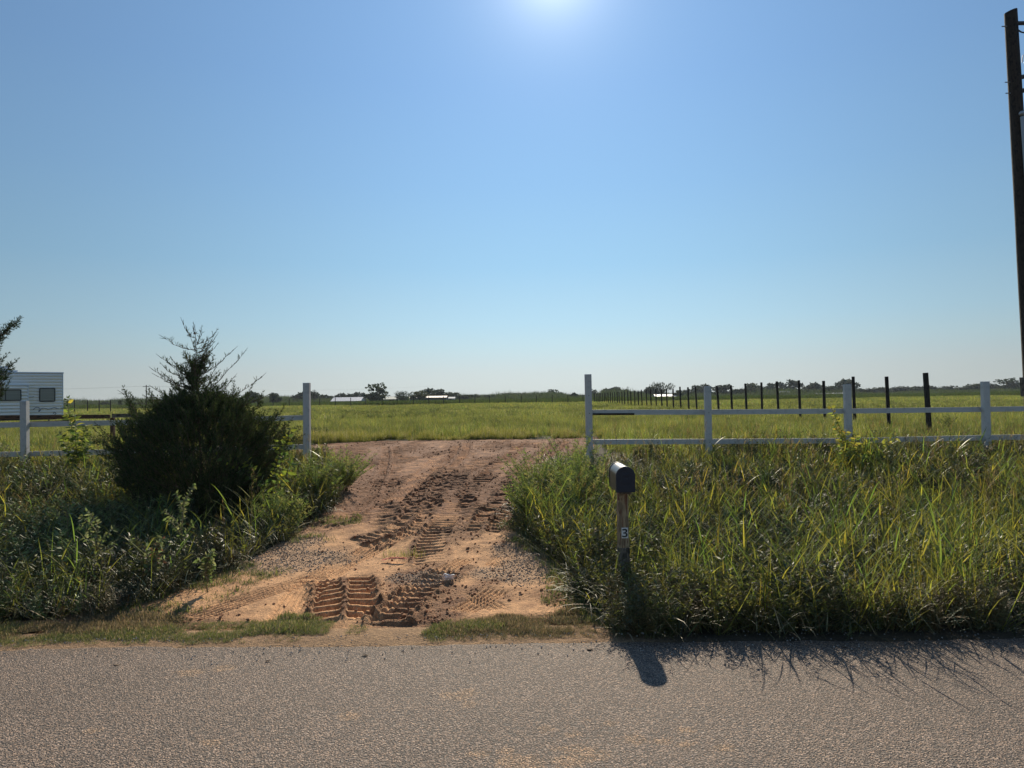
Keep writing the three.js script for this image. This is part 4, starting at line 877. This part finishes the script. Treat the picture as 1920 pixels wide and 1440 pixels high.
{
  const X = -4.5, D = 10.3, y0 = landHeight(X, D) - 0.02, r = makeRandom(4242), fol = new Soup(), wood = new Soup();
  const root = thing('juniper_bush', X, y0, -D); tag(root, 'dense dark juniper bush with a thin sparse leader left of the driveway', 'bush');
  // broad dense body: limbs inside, sprays filling an uneven rounded outline
  const girth = (y, az) => table([0, 0.25, 0.6, 1.05, 1.4, 1.6, 1.8], [0.72, 0.84, 0.98, 1.08, 0.90, 0.64, 0.30], y) * (0.76 + 0.46 * noise(az * 2.6 + 20, y * 3.2));
  for (let k = 0; k < 60; k++) { const az = k * 2.39996, y = 0.15 + 1.5 * r(), R = girth(y, (az % 6.28) + 3) * 0.85; limb(wood, [0, 0.1 + 0.4 * y * r(), 0], [Math.cos(az) * R, y, Math.sin(az) * R], 0.016, 0.005, -0.05, r); }
  for (let k = 0; k < 3300; k++) {
    const az = r() * 6.2832, y = 1.78 * Math.pow(r(), 0.9), R = girth(y, az) * Math.sqrt(0.22 + 0.78 * r()), out = 0.75 - 0.2 * y;
    spray(fol, wood, [Math.cos(az) * R, y, Math.sin(az) * R], norm([Math.cos(az) * out + (r() - 0.5) * 0.5, 0.55 + 0.5 * r(), Math.sin(az) * out + (r() - 0.5) * 0.5]), 0.14 + 0.14 * r(), r, 1, 0.2 + 0.25 * (y > 1.2));
  }
  for (let k = 0; k < 230; k++) { // longer shoots standing out of the outline
    const az = r() * 6.2832, y = 0.35 + 1.4 * r(), R = girth(y, az) * 0.96;
    spray(fol, wood, [Math.cos(az) * R, y, Math.sin(az) * R], norm([Math.cos(az) * 0.85, 0.35 + 0.6 * r(), Math.sin(az) * 0.85]), 0.24 + 0.22 * r(), r, 0.75, 0.45);
  }
  // feathery shoots breaking the outline
  const shoots = [[-1.02, 1.95, 0.1], [-0.9, 1.75, 0.2], [-1.25, 1.55, 0], [-0.65, 1.9, 0.1], [-1.4, 1.35, 0.2], [0.65, 1.95, 0], [0.85, 1.85, 0.1], [1.1, 1.68, 0], [1.25, 1.5, 0.2], [0.45, 2.0, 0], [1.35, 1.3, 0.1], [-0.35, 1.98, -0.1], [-1.15, 1.85, -0.2]];
  for (const [x, y, z] of shoots) { const pts = limb(wood, [x * 0.35, 0.75, z], [x, y - y0 - 0.1, z], 0.010, 0.003, -0.02, r); leafy(fol, wood, pts, r, 18, 0.24, 0.8, 0.45, 0.5); }
  // leader with a tight cone, then thin bare-looking shoots
  const lead = limb(wood, [0, 0.3, 0], [-0.10, 2.92 - y0, 0], 0.024, 0.003, 0, r);
  for (let k = 0; k < 44; k++) { const y = lerp(1.45, 2.42, r()), az = r() * 6.28, R = lerp(0.42, 0.13, (y - 1.45) / 0.97) * (0.6 + 0.5 * r()), t = (y - 0.3) / (2.92 - 0.3); const [p] = along(lead, t - 0.06); const pts = limb(wood, p, [p[0] + Math.cos(az) * R, p[1] + 0.10 + R * 0.75, p[2] + Math.sin(az) * R], 0.006, 0.002, -0.02, r); leafy(fol, wood, pts, r, 6, 0.18, 0.95, 0.2, 0.3); }
  const thin = [ // [height on leader, dx, dy, dz] of each long thin branch
    [2.72, -0.16, 0.19, 0.02], [2.55, -0.44, 0.16, 0], [2.62, 0.10, 0.16, 0.05], [2.40, 0.20, 0.22, 0], [2.25, -0.46, 0.17, 0.05], [2.15, 0.52, 0.36, 0], [2.12, -0.40, 0.16, 0.1], [2.0, -0.55, 0.16, 0], [1.85, 0.66, 0.62, 0], [1.75, -0.58, 0.22, 0.05], [1.62, 0.9, 0.50, 0], [1.6, -0.72, 0.25, 0], [1.7, 0.55, 0.4, 0.15], [1.9, -0.3, 0.2, 0.2], [2.3, 0.14, 0.2, -0.1], [1.55, 1.0, 0.3, 0.1], [1.5, -1.05, 0.42, 0.05]];
  for (let k = 0; k < 22; k++) { const y = 1.7 + 1.15 * r(), a = r() * 6.28, L = (3.15 - y) * 0.42 * (0.6 + 0.6 * r()); thin.push([y, Math.cos(a) * L, L * (0.35 + 0.3 * r()), Math.sin(a) * L]); }
  for (const [y, dx, dy, dz] of thin) {
    const [p] = along(lead, (y - y0 - 0.3) / (2.92 - y0 - 0.3)), pts = limb(wood, p, [p[0] + dx, p[1] + dy, p[2] + dz], 0.0052, 0.0016, -0.05, r), n = Math.round(8 + 20 * Math.hypot(dx, dy));
    for (let k = 0; k < n; k++) { const [q, d] = along(pts, 0.12 + 0.86 * (k + r()) / n), s = perp(d, r() * 6.28); spray(fol, wood, q, norm([d[0] * 0.6 + s[0] * 0.45, d[1] * 0.6 + s[1] * 0.4 + 0.45, d[2] * 0.6 + s[2] * 0.45]), 0.035 + 0.05 * r(), r, 0.05, 0.5); }
    spray(fol, wood, pts[7], along(pts, 0.99)[1], 0.12, r, 0.02, 0.5);
  }
  mesh('branches', wood.build(), M.twig, root); mesh('foliage', fol.build(), M.needle, root);
}
{
  const X = -9.0, D = 10.6, y0 = landHeight(X, D), r = makeRandom(5151), fol = new Soup(), wood = new Soup();
  const root = thing('juniper_tree', X, y0, -D); tag(root, 'dark juniper tree whose boughs reach in from the left edge', 'tree');
  const trunk = new Soup(); for (let k = 0; k < 8; k++) trunk.stick([0.02 * k, k * 0.62 - 0.2, 0], [0.02 * (k + 1), (k + 1) * 0.62 - 0.2, 0], 0.10 * (1 - k / 9), 0.10 * (1 - (k + 1) / 9), [0.13, 0.09, 0.06], 8);
  mesh('trunk', trunk.build(), M.twig, root);
  for (let k = 0; k < 40; k++) { const az = k * 2.39996, y = 0.6 + 4.0 * k / 40, R = Math.min(1.15, (1.7 - 0.25 * y) + 0.15 * r()) * (Math.cos(az) > 0.2 ? 0.78 : 1); const pts = limb(wood, [0, y, 0], [Math.cos(az) * R, y + 0.35 * R, Math.sin(az) * R], 0.02, 0.005, -0.05, r); leafy(fol, wood, pts, r, 9, 0.30, 1, 0.3, 0.15); }
  const boughs = [[2.15, 1.80, 3.02], [2.05, 1.66, 3.05], [2.3, 1.45, 3.10], [1.4, 1.55, 2.50], [1.3, 1.70, 2.42], [1.2, 1.72, 2.25], [1.1, 1.60, 2.08], [1.5, 1.45, 2.62], [1.0, 1.50, 1.98], [1.9, 1.4, 2.92], [1.3, 1.5, 2.3]];
  for (const [y, x, top] of boughs) { const pts = limb(wood, [0, y - 0.3, 0], [x - 0.12, top - y0 - 0.08, 0.1 + 0.25 * (r() - 0.5)], 0.018, 0.004, -0.06, r); leafy(fol, wood, pts, r, 46, 0.24, 1, 0.40, 0.1); }
  mesh('branches', wood.build(), M.twig, root); mesh('foliage', fol.build(), M.needle, root);
}

// ------------------------------------------------------------------ saplings, vine and larger weeds
function leafyStems(root, stems, r, colors, leafLen, perStem, twigColor = [0.10, 0.08, 0.04]) { // stems: lists of points; leaves in pairs along each
  const fol = new Soup(), wood = new Soup();
  for (const st of stems) {
    for (let k = 0; k < st.length - 1; k++) wood.stick(st[k], st[k + 1], 0.006 * (1 - k / st.length) + 0.002, 0.006 * (1 - (k + 1) / st.length) + 0.0018, twigColor, 5);
    for (let k = 0; k < perStem; k++) {
      const t = 0.22 + 0.78 * (k + 0.5 * r()) / perStem, [p, d] = along(st, t);
      for (const q of [0, 3.14]) { const s = perp(d, q + r() * 1.2 + k), dir = norm([d[0] * 0.5 + s[0], d[1] * 0.35 + s[1] - 0.15, d[2] * 0.5 + s[2]]); fol.leaf(p, dir, leafLen * (0.6 + 0.7 * r()), leafLen * (0.20 + 0.09 * r()), tint(pick(r, colors), r), r() * 3); }
    }
  }
  mesh('stems', wood.build(), M.twig, root); mesh('leaves', fol.build(), M.leaf, root);
}
function bentStem(r, h, lx, lz, wob = 0.04, from = [0, 0, 0]) { const pts = []; for (let k = 0; k <= 6; k++) { const t = k / 6; pts.push([from[0] + lx * t * t + (r() - 0.5) * wob, from[1] + h * t, from[2] + lz * t * t + (r() - 0.5) * wob]); } return pts; }
{
  const r = makeRandom(6100), lime = [[[0.24, 0.28, 0.045], 0.4], [[0.11, 0.16, 0.035], 0.52], [[0.42, 0.36, 0.05], 0.08]];
  let X = -7.75, D = 12.6, y0 = landHeight(X, D), t = thing('sapling', X, y0, -D); tag(t, 'leafy yellow-green sapling before the fence, just right of the trailer', 'sapling');
  leafyStems(t, [bentStem(r, 1.94 - y0, -0.17, 0), bentStem(r, 1.6 - y0, 0.05, 0.1), bentStem(r, 1.42 - y0, 0.22, 0), bentStem(r, 1.3 - y0, -0.2, 0.1), bentStem(r, 1.15 - y0, 0.3, 0.05)], r, lime, 0.12, 26);
  X = 5.8; D = 12.3; y0 = landHeight(X, D); t = thing('sapling', X, y0, -D); tag(t, 'lanky yellow-leaved sapling leaning against the right fence', 'sapling');
  leafyStems(t, [bentStem(r, 1.55 - y0, -0.28, 0), bentStem(r, 1.0 - y0, 0.85, 0), bentStem(r, 1.05 - y0, 0.1, 0.1), bentStem(r, 0.9 - y0, -0.3, 0.3), bentStem(r, 0.8 - y0, 0.4, 0.4), bentStem(r, 0.95 - y0, 0.3, 0.1), bentStem(r, 0.7 - y0, -0.45, 0.2), bentStem(r, 0.75 - y0, 0.0, 0.5), bentStem(r, 1.12 - y0, -0.12, 0.15), bentStem(r, 0.98 - y0, 0.5, -0.1), bentStem(r, 0.85 - y0, -0.2, 0.5), bentStem(r, 0.7 - y0, 0.55, 0.35), bentStem(r, 1.25 - y0, -0.22, 0.02), bentStem(r, 0.6 - y0, 0.25, 0.7)], r, [[[0.38, 0.36, 0.055], 0.6], [[0.20, 0.26, 0.05], 0.3], [[0.50, 0.38, 0.06], 0.1]], 0.10, 26, [0.07, 0.05, 0.03]);
  X = -3.35; D = 10.0; y0 = landHeight(X, D); t = thing('vine', X, y0, -D); tag(t, 'broad-leaved vine climbing the right side of the juniper', 'vine');
  leafyStems(t, [bentStem(r, 1.25 - y0, 0.05, -0.1, 0.1), bentStem(r, 1.15 - y0, -0.75, 0.42, 0.1), bentStem(r, 1.4 - y0, 0.15, -0.2, 0.1), bentStem(r, 0.95 - y0, 0.22, 0.1, 0.08), bentStem(r, 1.0 - y0, -0.3, 0.3, 0.1)], r, [[[0.26, 0.32, 0.04], 0.55], [[0.12, 0.18, 0.04], 0.35], [[0.5, 0.46, 0.04], 0.1]], 0.105, 18);
  // feathery weed bushes on both sides of the drive mouth
  const soft = [[[0.19, 0.24, 0.05], 0.6], [[0.13, 0.18, 0.045], 0.2], [[0.28, 0.28, 0.08], 0.2]];
  const clumps = [[-2.95, 10.6, 0.95, 'feathery green weed bush at the foot of the left gate post'], [-3.0, 9.2, 0.75, 'round olive weed bush at the juniper foot beside the gravel'], [-2.75, 11.6, 0.9, 'pale seedy weed bush nearest the dirt on the left bank'], [0.35, 10.4, 0.95, 'bright green weed bush on the right bank of the driveway'], [0.95, 11.4, 1.1, 'tall green weed bush at the foot of the right gate post'], [0.2, 9.3, 0.7, 'low dark weed bush overhanging the right gravel'], [0.75, 9.9, 1.0, 'green weed bush between mailbox and right gate post'], [1.1, 10.4, 1.05, 'leafy weed bush close behind the mailbox']];
  clumps.forEach(([x, d, size, label], k) => {
    let s = size;
    const g = thing('weed_bush', x, landHeight(x, d) - 0.01, -d); s *= x < 0 ? 1.05 : 1.25; tag(g, label, 'weed', 'weed bushes flanking the driveway');
    const fol = new Soup(), wood = new Soup(), q = makeRandom(6200 + k);
    for (let i = 0; i < 60; i++) {
      const az = q() * 6.28, th = 0.05 + 0.75 * q(), L = s * (0.45 + 0.4 * q()), pts = [[0.12 * (q() - 0.5), 0, 0.12 * (q() - 0.5)]];
      for (let m = 0; m < 6; m++) { const a = th + 0.35 * m / 6, p = pts[m]; pts.push([p[0] + Math.sin(a) * Math.cos(az) * L / 6, p[1] + Math.cos(a) * L / 6, p[2] + Math.sin(a) * Math.sin(az) * L / 6]); }
      for (let m = 0; m < 6; m++) wood.stick(pts[m], pts[m + 1], 0.0022, 0.0016, [0.12, 0.12, 0.05], 3);
      const c = pick(q, soft);
      for (let m = 0; m < 85; m++) { const [p] = along(pts, 0.15 + 0.85 * q()), a = q() * 6.28; fol.needle(p, norm([Math.cos(a), 0.2 + q(), Math.sin(a)]), 0.035 + 0.04 * q(), 0.0035 + 0.003 * q(), tint(c, q, 0.3), q() * 3); }
    }
    mesh('stems', wood.build(), M.twig, g); mesh('leaves', fol.build(), M.leaf, g);
  });
  // tall single weeds in the left verge
  [[-3.4, 6.7, 0.5, 'branching weed with reddish leaves at the left edge of the sand'], [-3.55, 7.6, 0.95, 'tall pale weed standing in front of the juniper shade'], [-4.2, 7.2, 0.8, 'tall grey-green weed in the middle of the left verge'], [-4.9, 7.8, 0.9, 'tall grey-green weed toward the left edge of the picture'], [-2.85, 6.6, 0.35, 'small pale weed on the sand left of the tracks']].forEach(([x, d, h, label], k) => {
    const g = thing('tall_weed', x, landHeight(x, d), -d); tag(g, label, 'weed', 'tall single weeds in the left verge');
    const q = makeRandom(6300 + k), st = [bentStem(q, h, 0.15 * (q() - 0.3), 0.05, 0.02)];
    for (let m = 0; m < 7; m++) { const f = 0.3 + 0.09 * m, [p] = along(st[0], f), az = q() * 6.28, L = h * 0.35; st.push(bentStem(q, L * 0.8, Math.cos(az) * L * 0.6, Math.sin(az) * L * 0.6, 0.01, p)); }
    leafyStems(g, st, q, k === 0 ? [[[0.2, 0.24, 0.09], 0.7], [[0.19, 0.09, 0.05], 0.25]] : [[[0.16, 0.20, 0.06], 0.8], [[0.26, 0.28, 0.12], 0.2]], 0.05, 12, [0.2, 0.16, 0.08]);
  });
}

// ------------------------------------------------------------------ litter on the drive
{
  const y = groundAt(-0.64, 6.88), root = thing('crumpled_cup', -0.64, y + 0.012, -6.88); tag(root, 'crushed white paper cup lying on the dirt', 'litter');
  const white = std({ color: rgb(0.78, 0.78, 0.77), roughness: 0.6, side: THREE.DoubleSide });
  const rim = new THREE.TorusGeometry(0.056, 0.007, 6, 22); rim.rotateX(Math.PI / 2 - 0.55); rim.scale(1, 1, 0.9);
  let p = rim.attributes.position; for (let i = 0; i < p.count; i++) { const a = Math.atan2(p.getZ(i), p.getX(i)); p.setY(i, p.getY(i) + 0.010 * Math.sin(a * 3 + 1)); } rim.computeVertexNormals();
  const rm = mesh('rim', rim, white, root); rm.position.y = 0.034;
  const cup = new THREE.LatheGeometry([[0.004, 0], [0.035, 0.002], [0.042, 0.02], [0.055, 0.055]].map((q) => new THREE.Vector2(...q)), 22); p = cup.attributes.position;
  for (let i = 0; i < p.count; i++) { const a = Math.atan2(p.getZ(i), p.getX(i)), k = 1 + 0.18 * Math.sin(a * 2 + p.getY(i) * 60); p.setXYZ(i, p.getX(i) * k, p.getY(i) * 0.55 + 0.006 * Math.sin(a * 5), p.getZ(i) * (2 - k)); }
  cup.rotateX(-0.55); cup.computeVertexNormals(); mesh('cup_body', cup, white, root).position.set(0, 0.012, 0.012);

  const q = makeRandom(6400), t = thing('red_rag', -1.29, groundAt(-1.29, 7.66) + 0.008, -7.66); tag(t, 'torn strip of orange-red rag lying before a grass tuft', 'litter');
  const g = new THREE.PlaneGeometry(0.27, 0.055, 26, 6); g.rotateX(-Math.PI / 2); p = g.attributes.position;
  for (let i = 0; i < p.count; i++) { const x = p.getX(i), z = p.getZ(i); p.setXYZ(i, x, 0.018 + 0.035 * Math.max(0, Math.cos(x * 9 - 0.3)) * (1 - Math.abs(z) * 16) + 0.012 * (fbm(x * 60, z * 60, 2) - 0.5), z + 0.012 * Math.sin(x * 26) + 0.01 * (noise(x * 90, 3) - 0.5)); }
  g.computeVertexNormals(); mesh('rag_cloth', g, std({ color: rgb(0.42, 0.085, 0.045), roughness: 0.9, side: THREE.DoubleSide }), t);
  const tuft = mesh('grass_tuft', mergeGeometries([0, 1, 2, 3, 4].map((k) => shortTuft(380 + k, 26, 0.13, 0.004, [[green, 0.7], [straw, 0.3]], 0.08, 0.8).translate(-0.10 + 0.09 * k, 0, 0.05 * (k % 2)))), M.leaf);
  tuft.position.set(-1.32, groundAt(-1.32, 7.92), -7.92); tag(tuft, 'small green grass tuft alone in the middle of the dirt', 'grass tuft');
  // dark scraps on the road
  const scrap = [[-2.72, 4.86, 'dark leaf scrap lying near the left end of the road', 0.05], [-1.05, 4.98, 'small dark twig on the road before the turf', 0.045], [0.52, 5.02, 'brown clod of soil on the road left of the mailbox shadow', 0.05], [2.3, 5.0, 'dark scrap on the road among the grass shadows', 0.04], [-1.7, 4.9, 'flat brown leaf on the road, left of the tracks', 0.04]];
  scrap.forEach(([x, d, label, s], k) => { const m = mesh('road_scrap', stoneShape(90 + k), std({ color: rgb(0.12, 0.075, 0.045), roughness: 0.9 })); m.position.set(x, 0.006, -d); m.scale.set(s * 0.6, 0.007, s * 0.25); m.rotation.y = q() - 0.5; tag(m, label, 'scrap', 'scraps on the road'); });
}

// ------------------------------------------------------------------ far trees, one by one
{
  const tones = [[0.045, 0.062, 0.030], [0.060, 0.080, 0.036], [0.085, 0.100, 0.045], [0.050, 0.066, 0.045], [0.11, 0.12, 0.05]];
  function crownShape(seed, style, tone) { // unit tree: one metre tall, one metre wide
    const r = makeRandom(seed), s = new Soup(), lobes = [], n = style === 'loose' ? 17 : 14;
    for (let k = 0; k < n; k++) { const a = r() * 6.28, y = 0.10 + 0.76 * r(), R = 0.40 * Math.sin(Math.PI * clamp((y - 0.05) / 1.02)) * Math.sqrt(r()); lobes.push([Math.cos(a) * R, y, Math.sin(a) * R, (style === 'loose' ? 0.11 : 0.17) + 0.08 * r()]); }
    for (let k = 0; k < (style === 'loose' ? 900 : 1300); k++) {
      const l = lobes[Math.floor(r() * n)], u = r() * 2 - 1, a = r() * 6.28, q = Math.sqrt(1 - u * u), R = l[3] * Math.cbrt(0.25 + 0.75 * r());
      const p = [l[0] + q * Math.cos(a) * R, Math.max(0.03, l[1] + u * R * 0.85), l[2] + q * Math.sin(a) * R], d = style === 'spiky' ? norm([p[0] * 0.8, 0.9, p[2] * 0.8]) : norm([r() - 0.5, r() - 0.4, r() - 0.5]);
      s.needle(p, d, (style === 'spiky' ? 0.14 : 0.10) * (0.7 + 0.6 * r()), style === 'spiky' ? 0.011 : 0.036 + 0.018 * r(), tint(tone, r, 0.3), r() * 3);
    }
    return s.build();
  }
  function trunkShape(seed) {
    const r = makeRandom(seed), s = new Soup(), c = [0.06, 0.045, 0.035];
    s.stick([0, -0.05, 0], [0.01, 0.32, 0], 0.035, 0.024, c, 6);
    for (let k = 0; k < 6; k++) { const a = k * 1.05 + r(); s.stick([0.01, 0.22 + 0.03 * k, 0], [Math.cos(a) * 0.25, 0.5 + 0.3 * r(), Math.sin(a) * 0.25], 0.016, 0.005, c, 4); }
    return s.build();
  }
  const protos = [['round', 0], ['round', 3], ['round', 1], ['loose', 1], ['loose', 2], ['spiky', 0], ['round', 0], ['loose', 4]].map(([style, tone], k) => [crownShape(7000 + k, style, tones[tone]), trunkShape(7100 + k)]);
  // x, d, height, width, shape
  const list = [[-182.6, 300, 1.6, 3.2, 2], [-179.9, 300, 1.8, 2.7, 0], [-149.1, 260, 1.9, 2.7, 0], [-110.3, 200, 2.2, 1.2, 3], [-137.8, 260, 1.5, 3.1, 0], [-84.4, 230, 4.2, 4.8, 0], [-76.6, 230, 3.5, 3.1, 6], [-95.6, 300, 1.7, 2.7, 2], [-85.7, 280, 1.9, 1.7, 2], [-89.3, 300, 4.5, 5.9, 0],
    [-86.7, 310, 4.8, 4.7, 6], [-84.5, 320, 3.6, 5.3, 0], [-83.4, 330, 3.4, 4.5, 1], [-79.4, 330, 4.3, 4.0, 0], [-72.9, 320, 3.7, 2.9, 6], [-66.9, 310, 4.4, 4.7, 0], [-42.0, 215, 5.8, 6.1, 3], [-33.4, 220, 3.5, 4.3, 5], [-28.0, 210, 3.8, 3.8, 7], [-33.6, 300, 5.3, 7.2, 0], [-25.3, 300, 4.0, 5.9, 4], [-18.6, 280, 2.5, 3.8, 2], [-15.8, 300, 3.0, 5.4, 4], [-10.9, 320, 2.5, 5.3, 2], [-5.2, 340, 3.3, 6.6, 3], [0.5, 360, 3.6, 6.5, 1], [6.1, 330, 3.3, 6.4, 4], [11.8, 330, 2.7, 5.5, 2], [19.9, 380, 5.2, 8.0, 3], [23.2, 360, 3.5, 4.9, 2], [24.0, 320, 2.0, 3.8, 4], [25.9, 300, 2.8, 2.7, 0], [35.6, 360, 2.0, 4.9, 2],
    [43.0, 360, 4.6, 5.4, 3], [48.6, 360, 4.8, 6.5, 0], [53.5, 360, 5.3, 6.5, 6], [59.2, 370, 4.5, 5.0, 0], [56.4, 320, 3.0, 3.8, 2], [63.7, 330, 4.9, 5.5, 0], [63.1, 300, 6.3, 6.8, 5], [60.7, 260, 3.4, 2.7, 7], [73.7, 300, 3.5, 4.5, 1], [84.7, 330, 2.9, 3.5, 2], [96.5, 360, 6.2, 7.6, 0], [84.7, 300, 2.4, 3.2, 2], [94.9, 320, 5.1, 7.2, 6], [105.3, 330, 3.6, 5.5, 2], [109.5, 330, 2.8, 4.0, 1], [112.8, 330, 6.4, 8.9, 4], [126.2, 350, 5.1, 5.3, 1], [137.9, 370, 6.9, 7.2, 0], [146.0, 370, 7.4, 6.7, 6], [135.1, 330, 2.9, 4.5, 2], [144.1, 340, 5.8, 7.2, 0], [148.0, 330, 4.2, 6.0, 2], [169.9, 360, 7.6, 7.6, 0],
    [161.6, 330, 3.0, 7.4, 2], [167.3, 330, 2.7, 6.0, 1], [176.7, 340, 3.4, 6.1, 2], [190.6, 350, 3.9, 8.9, 1], [196.1, 350, 3.3, 5.8, 2], [197.4, 340, 3.9, 7.7, 0], [209.0, 350, 2.8, 5.3, 2], [214.8, 350, 3.8, 7.4, 1], [217.3, 340, 3.3, 6.6, 0], [222.2, 340, 4.3, 6.1, 2], [229.9, 340, 4.4, 7.2, 1], [230.1, 330, 6.4, 9.4, 3], [236.0, 330, 4.6, 6.4, 0]];
  const sections = [[-9, -0.288, 'left of the tall left gate post'], [-0.288, 0.108, 'between the two tall gate posts'], [0.108, 0.473, 'between right gate post and third white post'], [0.473, 9, 'right of the third white fence post']];
  const special = { 16: 'loose-crowned pale green tree standing tallest beside the white barn', 39: 'spiky-topped dark tree above the grey shed roof', 55: 'tall dark tree rising right behind the third white post', 67: 'largest dark tree on the skyline beside the utility pole', 18: 'yellowish thin tree in front of the pink-roofed barn' };
  for (const [a, b, where] of sections) {
    list.map((q, i) => [q, i]).filter(([q]) => q[0] / q[1] >= a && q[0] / q[1] < b).sort(([p], [q]) => p[0] / p[1] - q[0] / q[1]).forEach(([[x, d, h, w, k], i], n) => {
      const t = thing('far_tree', x, landHeight(x, d), -d, i * 1.7), tall = h < 2.6 ? 'low' : 'dark';
      t.scale.set(w * 1.5, h * 1.06, w * 1.5);
      mesh('trunk', protos[k][1], M.twig, t); mesh('crown', protos[k][0], M.farLeaf, t);
      tag(t, special[i] ?? `${tall} skyline tree, ${ORD[n]} from left ${where}`, 'tree', 'trees along the skyline');
    });
  }
}

// ------------------------------------------------------------------ far buildings, poles and wires
{
  const tin = std({ color: rgb(0.40, 0.41, 0.43), roughness: 0.45, metalness: 0.2 }), tinGreen = std({ color: rgb(0.26, 0.30, 0.25), roughness: 0.5 }), pink = std({ color: rgb(0.34, 0.27, 0.24), roughness: 0.55 }), darkWall = std({ color: rgb(0.07, 0.08, 0.09), roughness: 0.9 }), paleWall = std({ color: rgb(0.42, 0.44, 0.45), roughness: 0.8 }), whiteWall = std({ color: rgb(0.55, 0.55, 0.55), roughness: 0.7 }), doorMat = std({ color: rgb(0.10, 0.09, 0.08), roughness: 0.9 });
  function barn(name, x, d, w, depth, eave, ridge, wallMat, roofMat, label, openings) { // ridge runs along x; eave and ridge heights above the ground
    const y = landHeight(x, d), root = thing(name, x, y, -d); tag(root, label, 'building', 'far farm buildings');
    const s = new THREE.Shape(); s.moveTo(-depth / 2, -0.3); s.lineTo(depth / 2, -0.3); s.lineTo(depth / 2, eave); s.lineTo(0, ridge); s.lineTo(-depth / 2, eave); s.closePath();
    const g = new THREE.ExtrudeGeometry(s, { depth: w, bevelEnabled: false }); g.translate(0, 0, -w / 2); g.rotateY(Math.PI / 2); mesh('wall', g, wallMat, root);
    const slope = Math.hypot(depth / 2, ridge - eave) + 0.35, a = Math.atan2(ridge - eave, depth / 2);
    for (const k of [1, -1]) {
      const parts = [new THREE.BoxGeometry(w + 0.5, 0.06, slope)];
      for (let q = 0; q <= w / 0.9; q++) parts.push(new THREE.BoxGeometry(0.06, 0.05, slope).translate(-w / 2 + q * 0.9, 0.05, 0));
      const sheet = mesh('roof', mergeGeometries(parts), roofMat, root), mid = slope / 2 - 0.02;
      sheet.rotation.x = k * a; sheet.position.set(0, ridge + 0.05 - Math.sin(a) * mid, k * Math.cos(a) * mid);
    }
    for (const [ox, oy, ow, oh, kind] of openings) { const o = mesh(kind, new THREE.BoxGeometry(ow, oh, 0.1), doorMat, root); o.position.set(ox, oy, depth / 2 + 0.03); }
  }
  barn('barn', -53.0, 230, 9.2, 8, 0.95, 2.1, paleWall, tin, 'low barn with a broad pale metal roof right of the left gate post', [[-2, 0.4, 2.2, 0.9, 'door'], [2.5, 0.5, 1, 0.6, 'window']]);
  barn('shed', -38.6, 226, 4.9, 5, 1.35, 2.1, tinGreen, tinGreen, 'greenish low metal shed right of the loose pale tree', [[0.5, 0.6, 1.6, 1.2, 'door']]);
  barn('barn', -28.2, 241, 12.0, 7, 1.65, 2.15, darkWall, pink, 'long dark barn with a thin pinkish roof', [[-3, 0.7, 2.4, 1.5, 'door'], [3.5, 0.7, 2.4, 1.5, 'door']]);
  barn('house', -21.2, 246, 2.6, 4, 1.3, 1.75, paleWall, paleWall, 'tiny pale grey hut at the right end of the dark barn', [[0, 0.8, 0.7, 0.6, 'window']]);
  barn('shed', 56.2, 262, 7.6, 6, 0.85, 1.6, paleWall, tin, 'grey metal-roofed shed seen between the dark field posts', [[0, 0.4, 1.8, 0.9, 'door']]);
  barn('shed', 135, 301, 13, 5, 0.9, 1.15, whiteWall, whiteWall, 'long low white shed far behind the right fence', [[-3, 0.4, 1.6, 0.8, 'door']]);
  barn('house', 123, 322, 5, 5, 1.5, 2.3, whiteWall, tin, 'small white house among the skyline trees right of centre', [[0, 0.8, 0.9, 1.2, 'door'], [1.5, 1.0, 0.7, 0.6, 'window']]);

  const poles = [[-77.3, 150, 5.65, 'far utility pole showing behind the left of the juniper'], [-66.5, 160, 5.7, 'far utility pole showing behind the right of the juniper'], [-72.5, 260, 5.9, 'thin far pole just right of the left gate post'], [48.9, 300, 5.9, 'thin far pole above the trees right of the gateway']];
  for (const [x, d, top, label] of poles) {
    const y = landHeight(x, d), t = thing('far_utility_pole', x, y, -d); tag(t, label, 'utility pole', 'far utility poles');
    mesh('shaft', new THREE.CylinderGeometry(0.09, 0.13, top - y + 0.3, 8).translate(0, (top - y - 0.3) / 2, 0), M.poleWood, t);
    mesh('crossarm', new THREE.BoxGeometry(1.4, 0.1, 0.1), M.poleWood, t).position.set(0, top - y - 0.35, 0.1);
    mesh('insulator', new THREE.CylinderGeometry(0.05, 0.06, 0.16, 8), M.porcelain, t).position.set(0.6, top - y - 0.22, 0.1);
  }
  const wire = (a, b, sag, label) => { const pts = []; for (let k = 0; k <= 8; k++) { const t = k / 8; pts.push([lerp(a[0], b[0], t), lerp(a[1], b[1], t) - sag * 4 * t * (1 - t), lerp(a[2], b[2], t)]); } tag(mesh('overhead_wire', tube(pts, 0.012, 20, 4), M.darkSteel), label, 'wire', 'far overhead wires'); };
  wire([-130, 5.9, -150], [-77.3, 5.45, -150], 0.6, 'faint upper wire in the sky right of the trailer');
  wire([-77.3, 5.45, -150], [-66.5, 5.5, -160], 0.2, 'faint wire spanning behind the juniper');
  wire([-66.5, 5.5, -160], [-72.5, 5.7, -260], 0.6, 'faint wire between juniper and left gate post');
  wire([-72.5, 5.7, -260], [-30, 7.0, -280], 0.3, 'faint wire rising from the left gate post to the loose tree');
}
renderer.render(scene, camera);
